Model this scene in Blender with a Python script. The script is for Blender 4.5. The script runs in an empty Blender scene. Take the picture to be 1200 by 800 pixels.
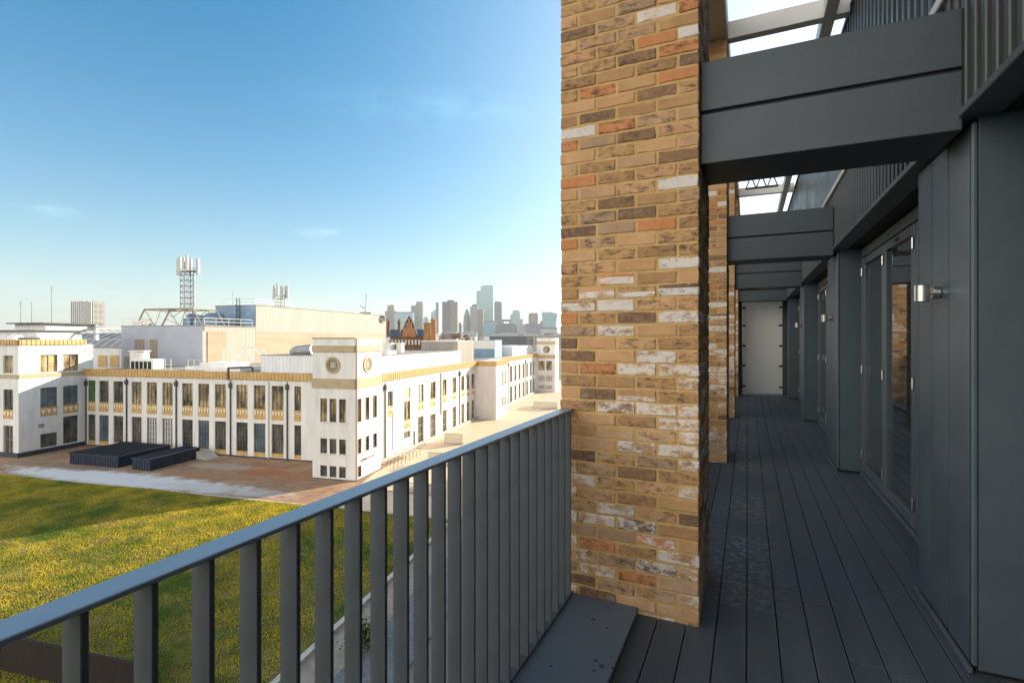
import bpy, bmesh, math, random
from mathutils import Vector, Matrix
R = math.radians
rnd = random.Random(7)
scene = bpy.context.scene
COL = scene.collection

# ------------------------------------------------------------------ camera
EYE = 1.586
GZ = -14.414                                   # ground level below the balcony deck
YAW = R(24.78)
cam_d = bpy.data.cameras.new("camera"); cam = bpy.data.objects.new("camera", cam_d); COL.objects.link(cam)
cam.location = (0, 0, EYE); cam.rotation_euler = (R(90), 0, YAW)
cam_d.lens = 18; cam_d.sensor_width = 36; cam_d.shift_y = -4.5/1200
cam_d.clip_start = 0.05; cam_d.clip_end = 20000
scene.camera = cam

# ------------------------------------------------------------------ sky, sun, exposure
SUN_EL, SUN_AZ = R(16), R(28.2)                # azimuth clockwise from +Y
sdir = Vector((math.sin(SUN_AZ)*math.cos(SUN_EL), math.cos(SUN_AZ)*math.cos(SUN_EL), math.sin(SUN_EL)))
world = bpy.data.worlds.new("World"); scene.world = world; world.use_nodes = True
wn = world.node_tree.nodes; wl = world.node_tree.links; wn.clear()
out = wn.new('ShaderNodeOutputWorld'); bg = wn.new('ShaderNodeBackground'); bg.inputs['Strength'].default_value = 0.085
sky = wn.new('ShaderNodeTexSky'); sky.sky_type = 'NISHITA'; sky.sun_disc = False
sky.sun_elevation = SUN_EL; sky.sun_rotation = SUN_AZ
sky.altitude = 0; sky.air_density = 1.0; sky.dust_density = 0.6; sky.ozone_density = 2.0
tc = wn.new('ShaderNodeTexCoord')
def wmath(op, a, b=None, c=None, clamp=False):
    n = wn.new('ShaderNodeMath'); n.operation = op; n.use_clamp = clamp
    for i, v in enumerate((a, b, c)):
        if v is None: continue
        if isinstance(v, (int, float)): n.inputs[i].default_value = v
        else: wl.new(v, n.inputs[i])
    return n.outputs[0]
def wdot(vec):
    n = wn.new('ShaderNodeVectorMath'); n.operation = 'DOT_PRODUCT'; n.inputs[1].default_value = vec
    wl.new(tc.outputs['Generated'], n.inputs[0]); return n.outputs['Value']
noi = wn.new('ShaderNodeTexNoise'); noi.inputs['Scale'].default_value = 16; noi.inputs['Detail'].default_value = 6
mp = wn.new('ShaderNodeMapping'); mp.inputs['Scale'].default_value = (1, 1, 3.5)
wl.new(tc.outputs['Generated'], mp.inputs['Vector']); wl.new(mp.outputs[0], noi.inputs['Vector'])
total = None                                    # a few small wisps of cloud
for az, el, wa, we, s in ((-66.8, 10.6, 1.3, .42, .6), (-45.6, 10.9, 1.8, .45, .4), (-33, 24, 10, 1.5, .16)):
    a = R(az); e = R(el)
    d = Vector((math.sin(a)*math.cos(e), math.cos(a)*math.cos(e), math.sin(e)))
    rt = Vector((math.cos(a), -math.sin(a), 0)); up = rt.cross(d)
    q = wmath('ADD', wmath('POWER', wmath('ABSOLUTE', wmath('DIVIDE', wdot(rt), math.radians(wa))), 2), wmath('POWER', wmath('ABSOLUTE', wmath('DIVIDE', wmath('SUBTRACT', wdot(up), 0.0), math.radians(we))), 2))
    m = wmath('MULTIPLY', wmath('EXPONENT', wmath('MULTIPLY', q, -1.0)), wmath('GREATER_THAN', wdot(d), 0))
    m = wmath('MULTIPLY', m, s)
    total = m if total is None else wmath('ADD', total, m)
total = wmath('MULTIPLY', total, wmath('MULTIPLY', wmath('SUBTRACT', noi.outputs[0], .36), 3.2, clamp=True), clamp=True)
mx = wn.new('ShaderNodeMix'); mx.data_type = 'RGBA'; wl.new(total, mx.inputs['Factor'])
wl.new(sky.outputs[0], mx.inputs['A']); mx.inputs['B'].default_value = (7.5, 7.2, 7.0, 1)
# pale band of haze along the horizon
sz = wn.new('ShaderNodeSeparateXYZ'); wl.new(tc.outputs['Generated'], sz.inputs[0])
hb = wmath('MULTIPLY', wmath('EXPONENT', wmath('MULTIPLY', wmath('MAXIMUM', sz.outputs[2], 0.0), -9.0)), .75)
m2 = wn.new('ShaderNodeMix'); m2.data_type = 'RGBA'; wl.new(hb, m2.inputs['Factor']); wl.new(mx.outputs['Result'], m2.inputs['A']); m2.inputs['B'].default_value = (4.0, 4.15, 4.1, 1)
# deeper blue away from the horizon
tz = wmath('MULTIPLY', wmath('MAXIMUM', sz.outputs[2], 0.0), 1.7, clamp=True)
tn = wn.new('ShaderNodeMix'); tn.data_type = 'RGBA'; wl.new(tz, tn.inputs['Factor']); tn.inputs['A'].default_value = (.97, 1, .99, 1); tn.inputs['B'].default_value = (.10, .92, 1.16, 1)
m2t = wn.new('ShaderNodeMix'); m2t.data_type = 'RGBA'; m2t.blend_type = 'MULTIPLY'; m2t.inputs['Factor'].default_value = 1.0; wl.new(m2.outputs['Result'], m2t.inputs['A']); wl.new(tn.outputs['Result'], m2t.inputs['B'])
# bright haze round the sun
ah = wmath('MULTIPLY', wmath('POWER', wmath('MAXIMUM', wdot(tuple(sdir)), 0.0), 4.0), .8)
m2g = wn.new('ShaderNodeMix'); m2g.data_type = 'RGBA'; wl.new(ah, m2g.inputs['Factor']); wl.new(m2t.outputs['Result'], m2g.inputs['A']); m2g.inputs['B'].default_value = (9.0, 9.0, 8.7, 1)
# unseen bright cloud bank, added behind the viewer to fill-light the balcony
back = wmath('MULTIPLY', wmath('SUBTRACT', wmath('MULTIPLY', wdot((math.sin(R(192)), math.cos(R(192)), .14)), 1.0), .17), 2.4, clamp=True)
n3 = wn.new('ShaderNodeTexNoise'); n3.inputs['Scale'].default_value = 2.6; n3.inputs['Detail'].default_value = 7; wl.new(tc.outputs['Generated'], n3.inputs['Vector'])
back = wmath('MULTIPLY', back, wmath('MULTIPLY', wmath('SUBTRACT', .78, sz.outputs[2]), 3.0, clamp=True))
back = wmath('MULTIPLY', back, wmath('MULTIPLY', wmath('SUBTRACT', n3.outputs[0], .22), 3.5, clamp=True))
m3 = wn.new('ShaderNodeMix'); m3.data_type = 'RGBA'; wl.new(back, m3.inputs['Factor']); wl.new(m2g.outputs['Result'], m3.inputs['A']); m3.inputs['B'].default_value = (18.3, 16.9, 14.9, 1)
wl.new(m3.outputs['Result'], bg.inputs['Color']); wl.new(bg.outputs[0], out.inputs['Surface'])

sun_d = bpy.data.lights.new("sun", 'SUN'); sun = bpy.data.objects.new("sun", sun_d); COL.objects.link(sun)
sun_d.energy = 5.0; sun_d.angle = R(0.5); sun_d.color = (1.0, .86, .66)
sun.rotation_euler = sdir.to_track_quat('Z', 'Y').to_euler(); sun.location = (60, 60, 60)

scene.render.engine = 'CYCLES'
scene.view_settings.view_transform = 'Standard'; scene.view_settings.look = 'None'
scene.view_settings.exposure = 1.25; scene.view_settings.gamma = 1; scene.view_settings.use_curve_mapping = False
cy = scene.cycles
cy.use_denoising = True
try: cy.denoiser = 'OPENIMAGEDENOISE'
except Exception: pass
cy.max_bounces = 6; cy.diffuse_bounces = 4; cy.glossy_bounces = 4; cy.transmission_bounces = 4; cy.volume_bounces = 0
cy.caustics_reflective = False; cy.caustics_refractive = False

# ------------------------------------------------------------------ materials
def mat(name, c, c2=None, scale=3.0, rough=.6, metal=0.0, bump=0.0, bscale=None, detail=6, stretch=(1, 1, 1), lo=.35, hi=.65, spec=.5, rough2=None):
    m = bpy.data.materials.new(name); m.use_nodes = True
    nt = m.node_tree; b = nt.nodes['Principled BSDF']
    b.inputs['Roughness'].default_value = rough; b.inputs['Metallic'].default_value = metal
    b.inputs['Specular IOR Level'].default_value = spec
    b.inputs['Base Color'].default_value = (*c, 1)
    t = nt.nodes.new('ShaderNodeTexCoord'); mp = nt.nodes.new('ShaderNodeMapping'); mp.inputs['Scale'].default_value = stretch
    nt.links.new(t.outputs['Object'], mp.inputs['Vector'])
    if c2 is not None:
        n = nt.nodes.new('ShaderNodeTexNoise'); n.inputs['Scale'].default_value = scale; n.inputs['Detail'].default_value = detail; n.inputs['Roughness'].default_value = .62
        nt.links.new(mp.outputs[0], n.inputs['Vector'])
        r = nt.nodes.new('ShaderNodeValToRGB')
        r.color_ramp.elements[0].position = lo; r.color_ramp.elements[0].color = (*c, 1)
        r.color_ramp.elements[1].position = hi; r.color_ramp.elements[1].color = (*c2, 1)
        nt.links.new(n.outputs[0], r.inputs[0]); nt.links.new(r.outputs[0], b.inputs['Base Color'])
        if rough2 is not None:
            q = nt.nodes.new('ShaderNodeMapRange'); q.inputs['To Min'].default_value = rough; q.inputs['To Max'].default_value = rough2
            q.inputs['From Min'].default_value = lo; q.inputs['From Max'].default_value = hi
            nt.links.new(n.outputs[0], q.inputs['Value']); nt.links.new(q.outputs[0], b.inputs['Roughness'])
    if bump:
        n2 = nt.nodes.new('ShaderNodeTexNoise'); n2.inputs['Scale'].default_value = bscale or scale*4; n2.inputs['Detail'].default_value = 5
        nt.links.new(mp.outputs[0], n2.inputs['Vector'])
        bp = nt.nodes.new('ShaderNodeBump'); bp.inputs['Strength'].default_value = bump; bp.inputs['Distance'].default_value = .02
        nt.links.new(n2.outputs[0], bp.inputs['Height']); nt.links.new(bp.outputs[0], b.inputs['Normal'])
    return m
def nodes_of(m): return m.node_tree.nodes, m.node_tree.links, m.node_tree.nodes['Principled BSDF']

M = {}
M['dark_metal'] = mat('dark_metal', (.062, .068, .070), (.078, .085, .088), 6, .42, .25, .05, 180, stretch=(1, 1, .08), rough2=.52)
M['panel_metal'] = mat('panel_metal', (.104, .135, .156), (.130, .165, .188), 2.2, .34, .35, .03, 90, rough2=.48)
M['side_metal'] = mat('side_metal', (.074, .104, .122), (.092, .124, .142), 3, .5, .1, .05, 140)
M['rail_metal'] = mat('rail_metal', (.112, .13, .148), (.135, .155, .175), 7, .38, .35, .04, 160, rough2=.5)
M['handrail_metal'] = mat('handrail_metal', (.33, .375, .42), (.38, .43, .48), 5, .34, .55, .04, 120, rough2=.42)
M['black'] = mat('black_gap', (.008, .008, .009), rough=.8)
M['steel'] = mat('brushed_steel', (.55, .53, .5), (.68, .66, .63), 30, .28, 1.0, stretch=(1, 1, .1))
M['ledge_metal'] = mat('ledge_metal', (.13, .175, .225), (.16, .205, .255), 5, .42, .2, .05, 60, rough2=.6)
M['black_plastic'] = mat('black_plastic', (.015, .015, .016), rough=.5)
M['soffit'] = mat('soffit_board', (.03, .031, .032), (.036, .037, .038), 4, .7)
M['frosted'] = mat('frosted_panel', (.86, .85, .81), (.88, .87, .83), 1.5, .45)
M['pergola'] = mat('pergola_paint', (.62, .62, .60), (.68, .67, .65), 4, .5)
M['tan_render'] = mat('tan_render', (.60, .46, .30), (.64, .5, .34), 3, .7)
M['white_wall'] = mat('white_paint_wall', (.575, .57, .555), (.71, .70, .685), .9, .8, bump=.12, bscale=6, stretch=(1, 1, .22), lo=.3, hi=.6, detail=9)
def rain_streaks(m, amt=.35):
    n, l, b = nodes_of(m); col = b.inputs['Base Color'].links[0].from_socket; t = n.new('ShaderNodeTexCoord'); mp = n.new('ShaderNodeMapping'); mp.inputs['Scale'].default_value = (1.6, 1.6, .10); l.new(t.outputs['Object'], mp.inputs['Vector'])
    q = n.new('ShaderNodeTexNoise'); q.inputs['Scale'].default_value = 1.3; q.inputs['Detail'].default_value = 8; q.inputs['Roughness'].default_value = .7; l.new(mp.outputs[0], q.inputs['Vector'])
    r = n.new('ShaderNodeMapRange'); r.inputs['From Min'].default_value = .54; r.inputs['From Max'].default_value = .74; r.inputs['To Max'].default_value = amt; l.new(q.outputs[0], r.inputs['Value'])
    x = n.new('ShaderNodeMix'); x.data_type = 'RGBA'; l.new(r.outputs[0], x.inputs['Factor']); l.new(col, x.inputs['A']); x.inputs['B'].default_value = (.33, .29, .24, 1); l.new(x.outputs['Result'], b.inputs['Base Color'])
rain_streaks(M['white_wall'], .55)
M['stain_wall'] = mat('pale_screen_wall', (.62, .63, .63), (.74, .74, .73), .8, .6, stretch=(1, 1, .2))
M['gold'] = mat('gold_faience', (.44, .265, .08), (.56, .365, .14), 1.6, .5)
M['band'] = mat('olive_band', (.36, .29, .175), (.43, .345, .21), 1.0, .6)
M['gold_cream'] = mat('cream_relief', (.78, .68, .48), rough=.6)
M['plinth'] = mat('dark_plinth', (.025, .03, .04), rough=.5)
M['win_frame'] = mat('window_frame_grey', (.10, .10, .09), rough=.5)
M['win_frame_light'] = mat('window_frame_cream', (.5, .46, .36), rough=.5)
M['shed_grey'] = mat('shed_grey', (.31, .34, .40), (.37, .40, .46), .3, .6)
M['shed_beige'] = mat('shed_beige', (.30, .272, .235), (.35, .32, .28), .4, .65, stretch=(1, 1, .2))
M['terracotta_clad'] = mat('terracotta_clad', (.34, .225, .15), (.40, .29, .21), .35, .7, stretch=(.3, .3, 2.5))
M['blue_clad'] = mat('blue_clad', (.13, .22, .33), (.2, .32, .45), .5, .5)
M['roof_felt'] = mat('roof_felt', (.20, .19, .18), (.32, .30, .28), .5, .85)
M['roof_white'] = mat('roof_white', (.66, .65, .62), (.76, .74, .7), .6, .7)
M['glazed_roof'] = mat('glazed_roof', (.12, .13, .14), (.22, .22, .22), .3, .3)
M['galv'] = mat('galvanised', (.24, .25, .26), (.33, .34, .35), 2, .5, .4)
M['pale_paint'] = mat('pale_paint', (.70, .68, .62), rough=.5)
M['antenna_grey'] = mat('antenna_grey', (.42, .42, .40), rough=.5)
M['tan_steel'] = mat('tan_steel', (.25, .215, .165), rough=.6)
M['louvre'] = mat('louvre_brown', (.36, .28, .24), rough=.6)
M['navy'] = mat('navy_steel', (.012, .020, .042), (.02, .032, .06), .6, .45, .2)
M['pipe'] = mat('iron_pipe', (.05, .055, .06), rough=.5)
M['rust_brick'] = mat('orange_brickwork', (.24, .105, .04), (.40, .19, .06), .5, .85)
M['dark_brick'] = mat('dark_brickwork', (.10, .05, .028), (.20, .095, .04), .6, .85)
M['slate'] = mat('slate_roof', (.05, .065, .11), (.09, .11, .16), .4, .6)
M['corten'] = mat('brown_timber_fence', (.013, .007, .005), (.022, .012, .008), 2, .85, stretch=(6, 1, .4))
M['kerb'] = mat('kerb_stone', (.42, .39, .34), (.52, .48, .42), 1.2, .85, bump=.2)
M['block_paving'] = mat('block_paving', (.26, .215, .165), (.36, .30, .24), 2.0, .9, bump=.3, bscale=12)
M['city_ground'] = mat('city_ground', (.16, .15, .14), (.22, .21, .19), .02, .9)
M['foliage'] = mat('shrub_leaves', (.035, .07, .02), (.07, .12, .03), 3, .7)
M['rust_leaves'] = mat('rust_leaves', (.16, .06, .025), (.26, .11, .04), .6, .8)
M['bark'] = mat('bark', (.08, .06, .045), rough=.9)
def glass(name, c, rough=.03, c2=None, scale=1.0, **k):
    m = mat(name, c, c2, scale, rough, **k); nodes_of(m)[2].inputs['IOR'].default_value = 1.52; return m
M['door_glass'] = glass('door_glass', (.030, .042, .038), .015); nodes_of(M['door_glass'])[2].inputs['Coat Weight'].default_value = 1.0; nodes_of(M['door_glass'])[2].inputs['Coat IOR'].default_value = 1.9
M['glass_dark'] = glass('window_glass', (.035, .038, .038), .05, (.20, .18, .14), .8, stretch=(1, 1, .5), lo=.42, hi=.7)
M['glass_gold_reflect'] = glass('window_glass_gold_reflection', (.06, .05, .034), .07, (.56, .42, .22), .7, stretch=(1, 1, .55), lo=.4, hi=.66)  # golden reflections painted into the pane colour as noise
M['glass_blue'] = glass('window_glass_blue', (.05, .08, .10), .06, (.16, .20, .22), .6)
M['blind'] = mat('window_blind', (.42, .42, .40), (.5, .49, .46), .6, .5)
M['glass_green'] = glass('window_glass_green', (.03, .11, .02), .08, (.08, .2, .03), .8)
M['screen_glass'] = mat('screen_glass', (.40, .42, .36), rough=.15); nodes_of(M['screen_glass'])[2].inputs['Alpha'].default_value = .38

def water_spots(m):
    n, l, b = nodes_of(m); col = b.inputs['Base Color'].links[0].from_socket
    t = n.new('ShaderNodeTexCoord'); v = n.new('ShaderNodeTexVoronoi'); v.inputs['Scale'].default_value = 13; v.inputs['Randomness'].default_value = 1
    l.new(t.outputs['Object'], v.inputs['Vector'])
    q = n.new('ShaderNodeTexNoise'); q.inputs['Scale'].default_value = 3.5; l.new(t.outputs['Object'], q.inputs['Vector'])
    a = n.new('ShaderNodeMath'); a.operation = 'MULTIPLY_ADD'; l.new(q.outputs[0], a.inputs[0]); a.inputs[1].default_value = .8; a.inputs[2].default_value = -.30
    c = n.new('ShaderNodeMath'); c.operation = 'LESS_THAN'; l.new(v.outputs['Distance'], c.inputs[0]); l.new(a.outputs[0], c.inputs[1])
    x = n.new('ShaderNodeMix'); x.data_type = 'RGBA'; l.new(c.outputs[0], x.inputs['Factor']); l.new(col, x.inputs['A']); x.inputs['B'].default_value = (.055, .075, .098, 1); l.new(x.outputs['Result'], b.inputs['Base Color'])
    r = n.new('ShaderNodeMapRange'); r.inputs['To Min'].default_value = .5; r.inputs['To Max'].default_value = .2; l.new(c.outputs[0], r.inputs['Value']); l.new(r.outputs[0], b.inputs['Roughness'])
water_spots(M['ledge_metal'])
def wave_bump(m, axis, period, strength, dist=.004):
    n, l, b = nodes_of(m)
    t = n.new('ShaderNodeTexCoord'); w = n.new('ShaderNodeTexWave'); w.wave_type = 'BANDS'; w.bands_direction = axis; w.wave_profile = 'SIN'
    w.inputs['Scale'].default_value = 2*math.pi/20/period; w.inputs['Distortion'].default_value = 0
    l.new(t.outputs['Object'], w.inputs['Vector'])
    bp = n.new('ShaderNodeBump'); bp.inputs['Strength'].default_value = strength; bp.inputs['Distance'].default_value = dist
    l.new(w.outputs['Fac'], bp.inputs['Height'])
    if b.inputs['Normal'].is_linked: l.new(b.inputs['Normal'].links[0].from_socket, bp.inputs['Normal'])
    l.new(bp.outputs[0], b.inputs['Normal'])
M['beam_metal'] = mat('beam_metal', (.068, .084, .097), (.082, .099, .112), 5, .45, .25, rough2=.55)
wave_bump(M['beam_metal'], 'X', .017, .025)
def ribbed(m, direction='X', period=.9, dark=.72):
    """alternating sheet ribs as a bump"""
    wave_bump(m, direction, period, .6, .05)

def deck_material():
    m = mat('deck_boards', (.064, .080, .092), (.098, .117, .132), 2.2, .5, 0, 0, rough2=.7, stretch=(2.5, .5, 1))
    n, l, b = nodes_of(m)
    wave_bump(m, 'X', .0095, .55, .003)
    col = b.inputs['Base Color'].links[0].from_socket
    t = n.new('ShaderNodeTexCoord')
    # dried lime wash stains beside the pillars
    no = n.new('ShaderNodeTexNoise'); no.inputs['Scale'].default_value = 17; no.inputs['Detail'].default_value = 8; no.inputs['Roughness'].default_value = .7
    l.new(t.outputs['Object'], no.inputs['Vector'])
    no2 = n.new('ShaderNodeTexNoise'); no2.inputs['Scale'].default_value = .9; no2.inputs['Detail'].default_value = 2
    l.new(t.outputs['Object'], no2.inputs['Vector'])
    sx = n.new('ShaderNodeSeparateXYZ'); l.new(t.outputs['Object'], sx.inputs[0])
    def mth(op, a, b_, clamp=False):
        q = n.new('ShaderNodeMath'); q.operation = op; q.use_clamp = clamp
        for i, v in enumerate((a, b_)):
            if isinstance(v, (int, float)): q.inputs[i].default_value = v
            else: l.new(v, q.inputs[i])
        return q.outputs[0]
    gx = mth('SUBTRACT', 1.0, mth('MULTIPLY', mth('ABSOLUTE', mth('SUBTRACT', sx.outputs[0], -.04), 0), 3.2), True)
    my = mth('GREATER_THAN', sx.outputs[1], 3.3)
    k = mth('MULTIPLY', mth('MULTIPLY', gx, my), mth('MULTIPLY', mth('SUBTRACT', no2.outputs[0], .38), 6, True), True)
    k = mth('MULTIPLY', k, mth('MULTIPLY', mth('SUBTRACT', no.outputs[0], .47), 8, True), True)
    mxn = n.new('ShaderNodeMix'); mxn.data_type = 'RGBA'; l.new(mth('MULTIPLY', k, .5), mxn.inputs['Factor'])
    l.new(col, mxn.inputs['A']); mxn.inputs['B'].default_value = (.42, .42, .40, 1); l.new(mxn.outputs['Result'], b.inputs['Base Color'])
    return m
M['deck'] = deck_material()

def brick_material():
    m = mat('stock_brick', (.3, .2, .1), rough=.88); n, l, b = nodes_of(m)
    at = n.new('ShaderNodeAttribute'); at.attribute_name = 'brick'; sp = n.new('ShaderNodeSeparateColor'); l.new(at.outputs['Color'], sp.inputs[0])
    r = n.new('ShaderNodeValToRGB'); r.color_ramp.interpolation = 'CONSTANT'
    pal = [(0, (.58, .34, .145)), (.14, (.50, .28, .12)), (.27, (.62, .345, .165)), (.40, (.44, .24, .105)), (.50, (.56, .34, .185)), (.62, (.66, .385, .19)), (.74, (.46, .30, .18)), (.80, (.27, .15, .078)), (.88, (.64, .25, .09)), (.94, (.19, .11, .065))]
    e = r.color_ramp.elements; e[0].position = 0; e[0].color = (*pal[0][1], 1); e[1].position = pal[1][0]; e[1].color = (*pal[1][1], 1)
    for p, c in pal[2:]:
        x = e.new(p); x.color = (*c, 1)
    l.new(sp.outputs[0], r.inputs[0])
    t = n.new('ShaderNodeTexCoord')
    def noise(s, d=6, ro=.65, st=(1, 1, 1), off=None):
        mp = n.new('ShaderNodeMapping'); mp.inputs['Scale'].default_value = st; l.new(t.outputs['Object'], mp.inputs['Vector'])
        q = n.new('ShaderNodeTexNoise'); q.inputs['Scale'].default_value = s; q.inputs['Detail'].default_value = d; q.inputs['Roughness'].default_value = ro
        l.new(mp.outputs[0], q.inputs['Vector']); return q.outputs[0]
    def mth(op, a, b_=None, clamp=False):
        q = n.new('ShaderNodeMath'); q.operation = op; q.use_clamp = clamp
        for i, v in enumerate((a, b_)):
            if v is None: continue
            if isinstance(v, (int, float)): q.inputs[i].default_value = v
            else: l.new(v, q.inputs[i])
        return q.outputs[0]
    def mix(f, a, bb, typ='MIX'):
        q = n.new('ShaderNodeMix'); q.data_type = 'RGBA'; q.blend_type = typ
        l.new(f, q.inputs['Factor']) if not isinstance(f, float) else setattr(q.inputs['Factor'], 'default_value', f)
        for i, v in (('A', a), ('B', bb)):
            if isinstance(v, tuple): q.inputs[i].default_value = (*v, 1)
            else: l.new(v, q.inputs[i])
        return q.outputs['Result']
    fine = noise(34, 7, .7)
    c = mix(mth('MULTIPLY', mth('SUBTRACT', fine, .42), 3.2, True), r.outputs[0], (.66, .44, .24))
    c = mix(.45, r.outputs[0], c)
    med = mth('ADD', .68, mth('MULTIPLY', noise(7.5, 4, .6), .62))
    gm = n.new('ShaderNodeCombineColor'); [l.new(med, gm.inputs[q]) for q in range(3)]
    c = mix(1.0, c, gm.outputs[0], 'MULTIPLY')
    # burnt dark creases, only on some bricks
    dk = mth('MULTIPLY', mth('MULTIPLY', mth('SUBTRACT', noise(15, 7, .75, (1, 1, 2.0)), .48), 7, True), mth('GREATER_THAN', sp.outputs[1], .38), True)
    c = mix(mth('MULTIPLY', dk, .85), c, (.085, .058, .043))
    # lime / whitewash left on reclaimed bricks, more of it on the lower courses
    sx = n.new('ShaderNodeSeparateXYZ'); l.new(t.outputs['Object'], sx.inputs[0])
    low = mth('MULTIPLY', mth('SUBTRACT', 2.1, sx.outputs[2]), 1.0, True)
    thr = mth('SUBTRACT', .93, mth('MULTIPLY', low, .28))
    has = mth('GREATER_THAN', sp.outputs[2], thr)
    wh = mth('MULTIPLY', mth('MULTIPLY', mth('SUBTRACT', noise(9, 8, .75, (1, 1, 1.8)), mth('ADD', .38, mth('MULTIPLY', low, .07))), 10, True), has, True)
    c = mix(mth('MULTIPLY', wh, .88), c, (.82, .77, .71))
    # broad salt bloom running over several courses low on the pillar
    bloom = mth('MULTIPLY', mth('MULTIPLY', mth('SUBTRACT', noise(2.6, 9, .72), .52), 5, True), mth('MULTIPLY', low, .42), True)
    c = mix(bloom, c, (.74, .66, .60))
    l.new(c, b.inputs['Base Color'])
    bp = n.new('ShaderNodeBump'); bp.inputs['Strength'].default_value = .7; bp.inputs['Distance'].default_value = .006
    l.new(noise(48, 8, .72), bp.inputs['Height']); l.new(bp.outputs[0], b.inputs['Normal'])
    return m
M['brick'] = brick_material()
M['mortar'] = mat('ochre_mortar', (.58, .375, .14), (.70, .485, .215), 7, .95, bump=.5, bscale=120)

def lawn_material():
    m = mat('lawn_turf', (.06, .075, .014), (.16, .14, .03), 1.3, .95, lo=.38, hi=.62, bump=.9, bscale=9, detail=9)
    n, l, b = nodes_of(m); col = b.inputs['Base Color'].links[0].from_socket
    t = n.new('ShaderNodeTexCoord'); q = n.new('ShaderNodeTexNoise'); q.inputs['Scale'].default_value = .28; q.inputs['Detail'].default_value = 9; q.inputs['Roughness'].default_value = .75
    l.new(t.outputs['Object'], q.inputs['Vector'])
    r = n.new('ShaderNodeValToRGB'); r.color_ramp.elements[0].position = .50; r.color_ramp.elements[0].color = (0, 0, 0, 1); r.color_ramp.elements[1].position = .66; r.color_ramp.elements[1].color = (1, 1, 1, 1)
    l.new(q.outputs[0], r.inputs[0]); x = n.new('ShaderNodeMix'); x.data_type = 'RGBA'; l.new(r.outputs[0], x.inputs['Factor'])
    l.new(col, x.inputs['A']); x.inputs['B'].default_value = (.24, .19, .10, 1); l.new(x.outputs['Result'], b.inputs['Base Color']); return m
M['lawn'] = lawn_material()
M['blades'] = mat('grass_blades', (.17, .19, .026), (.42, .36, .055), .5, .85, lo=.34, hi=.66, detail=10)

def green_drift(m, colr, sc, lo, hi):
    n, l, b = nodes_of(m); col = b.inputs['Base Color'].links[0].from_socket; t = n.new('ShaderNodeTexCoord')
    q = n.new('ShaderNodeTexNoise'); q.inputs['Scale'].default_value = sc; q.inputs['Detail'].default_value = 6; q.inputs['Roughness'].default_value = .65; l.new(t.outputs['Object'], q.inputs['Vector'])
    r = n.new('ShaderNodeMapRange'); r.inputs['From Min'].default_value = lo; r.inputs['From Max'].default_value = hi; l.new(q.outputs[0], r.inputs['Value'])
    x = n.new('ShaderNodeMix'); x.data_type = 'RGBA'; l.new(r.outputs[0], x.inputs['Factor']); l.new(col, x.inputs['A']); x.inputs['B'].default_value = (*colr, 1); l.new(x.outputs['Result'], b.inputs['Base Color'])
green_drift(M["blades"], (.08, .145, .018), .16, .48, .64); green_drift(M['lawn'], (.04, .075, .01), .16, .47, .62)
green_drift(M['blades'], (.26, .20, .10), .38, .56, .68)
def translucent(m, amt, tint):
    n, l, b = nodes_of(m); t = n.new('ShaderNodeBsdfTranslucent'); x = n.new('ShaderNodeMixShader'); x.inputs[0].default_value = amt
    if b.inputs['Base Color'].is_linked:
        c = n.new('ShaderNodeMix'); c.data_type = 'RGBA'; c.blend_type = 'MULTIPLY'; c.inputs['Factor'].default_value = 1; l.new(b.inputs['Base Color'].links[0].from_socket, c.inputs['A']); c.inputs['B'].default_value = (*tint, 1); l.new(c.outputs['Result'], t.inputs[0])
    o = n['Material Output']; l.new(b.outputs[0], x.inputs[1]); l.new(t.outputs[0], x.inputs[2]); l.new(x.outputs[0], o.inputs['Surface'])
translucent(M['blades'], .5, (2.0, 1.75, .8))
translucent(M['frosted'], .45, (1.13, 1.13, 1.13))
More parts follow.
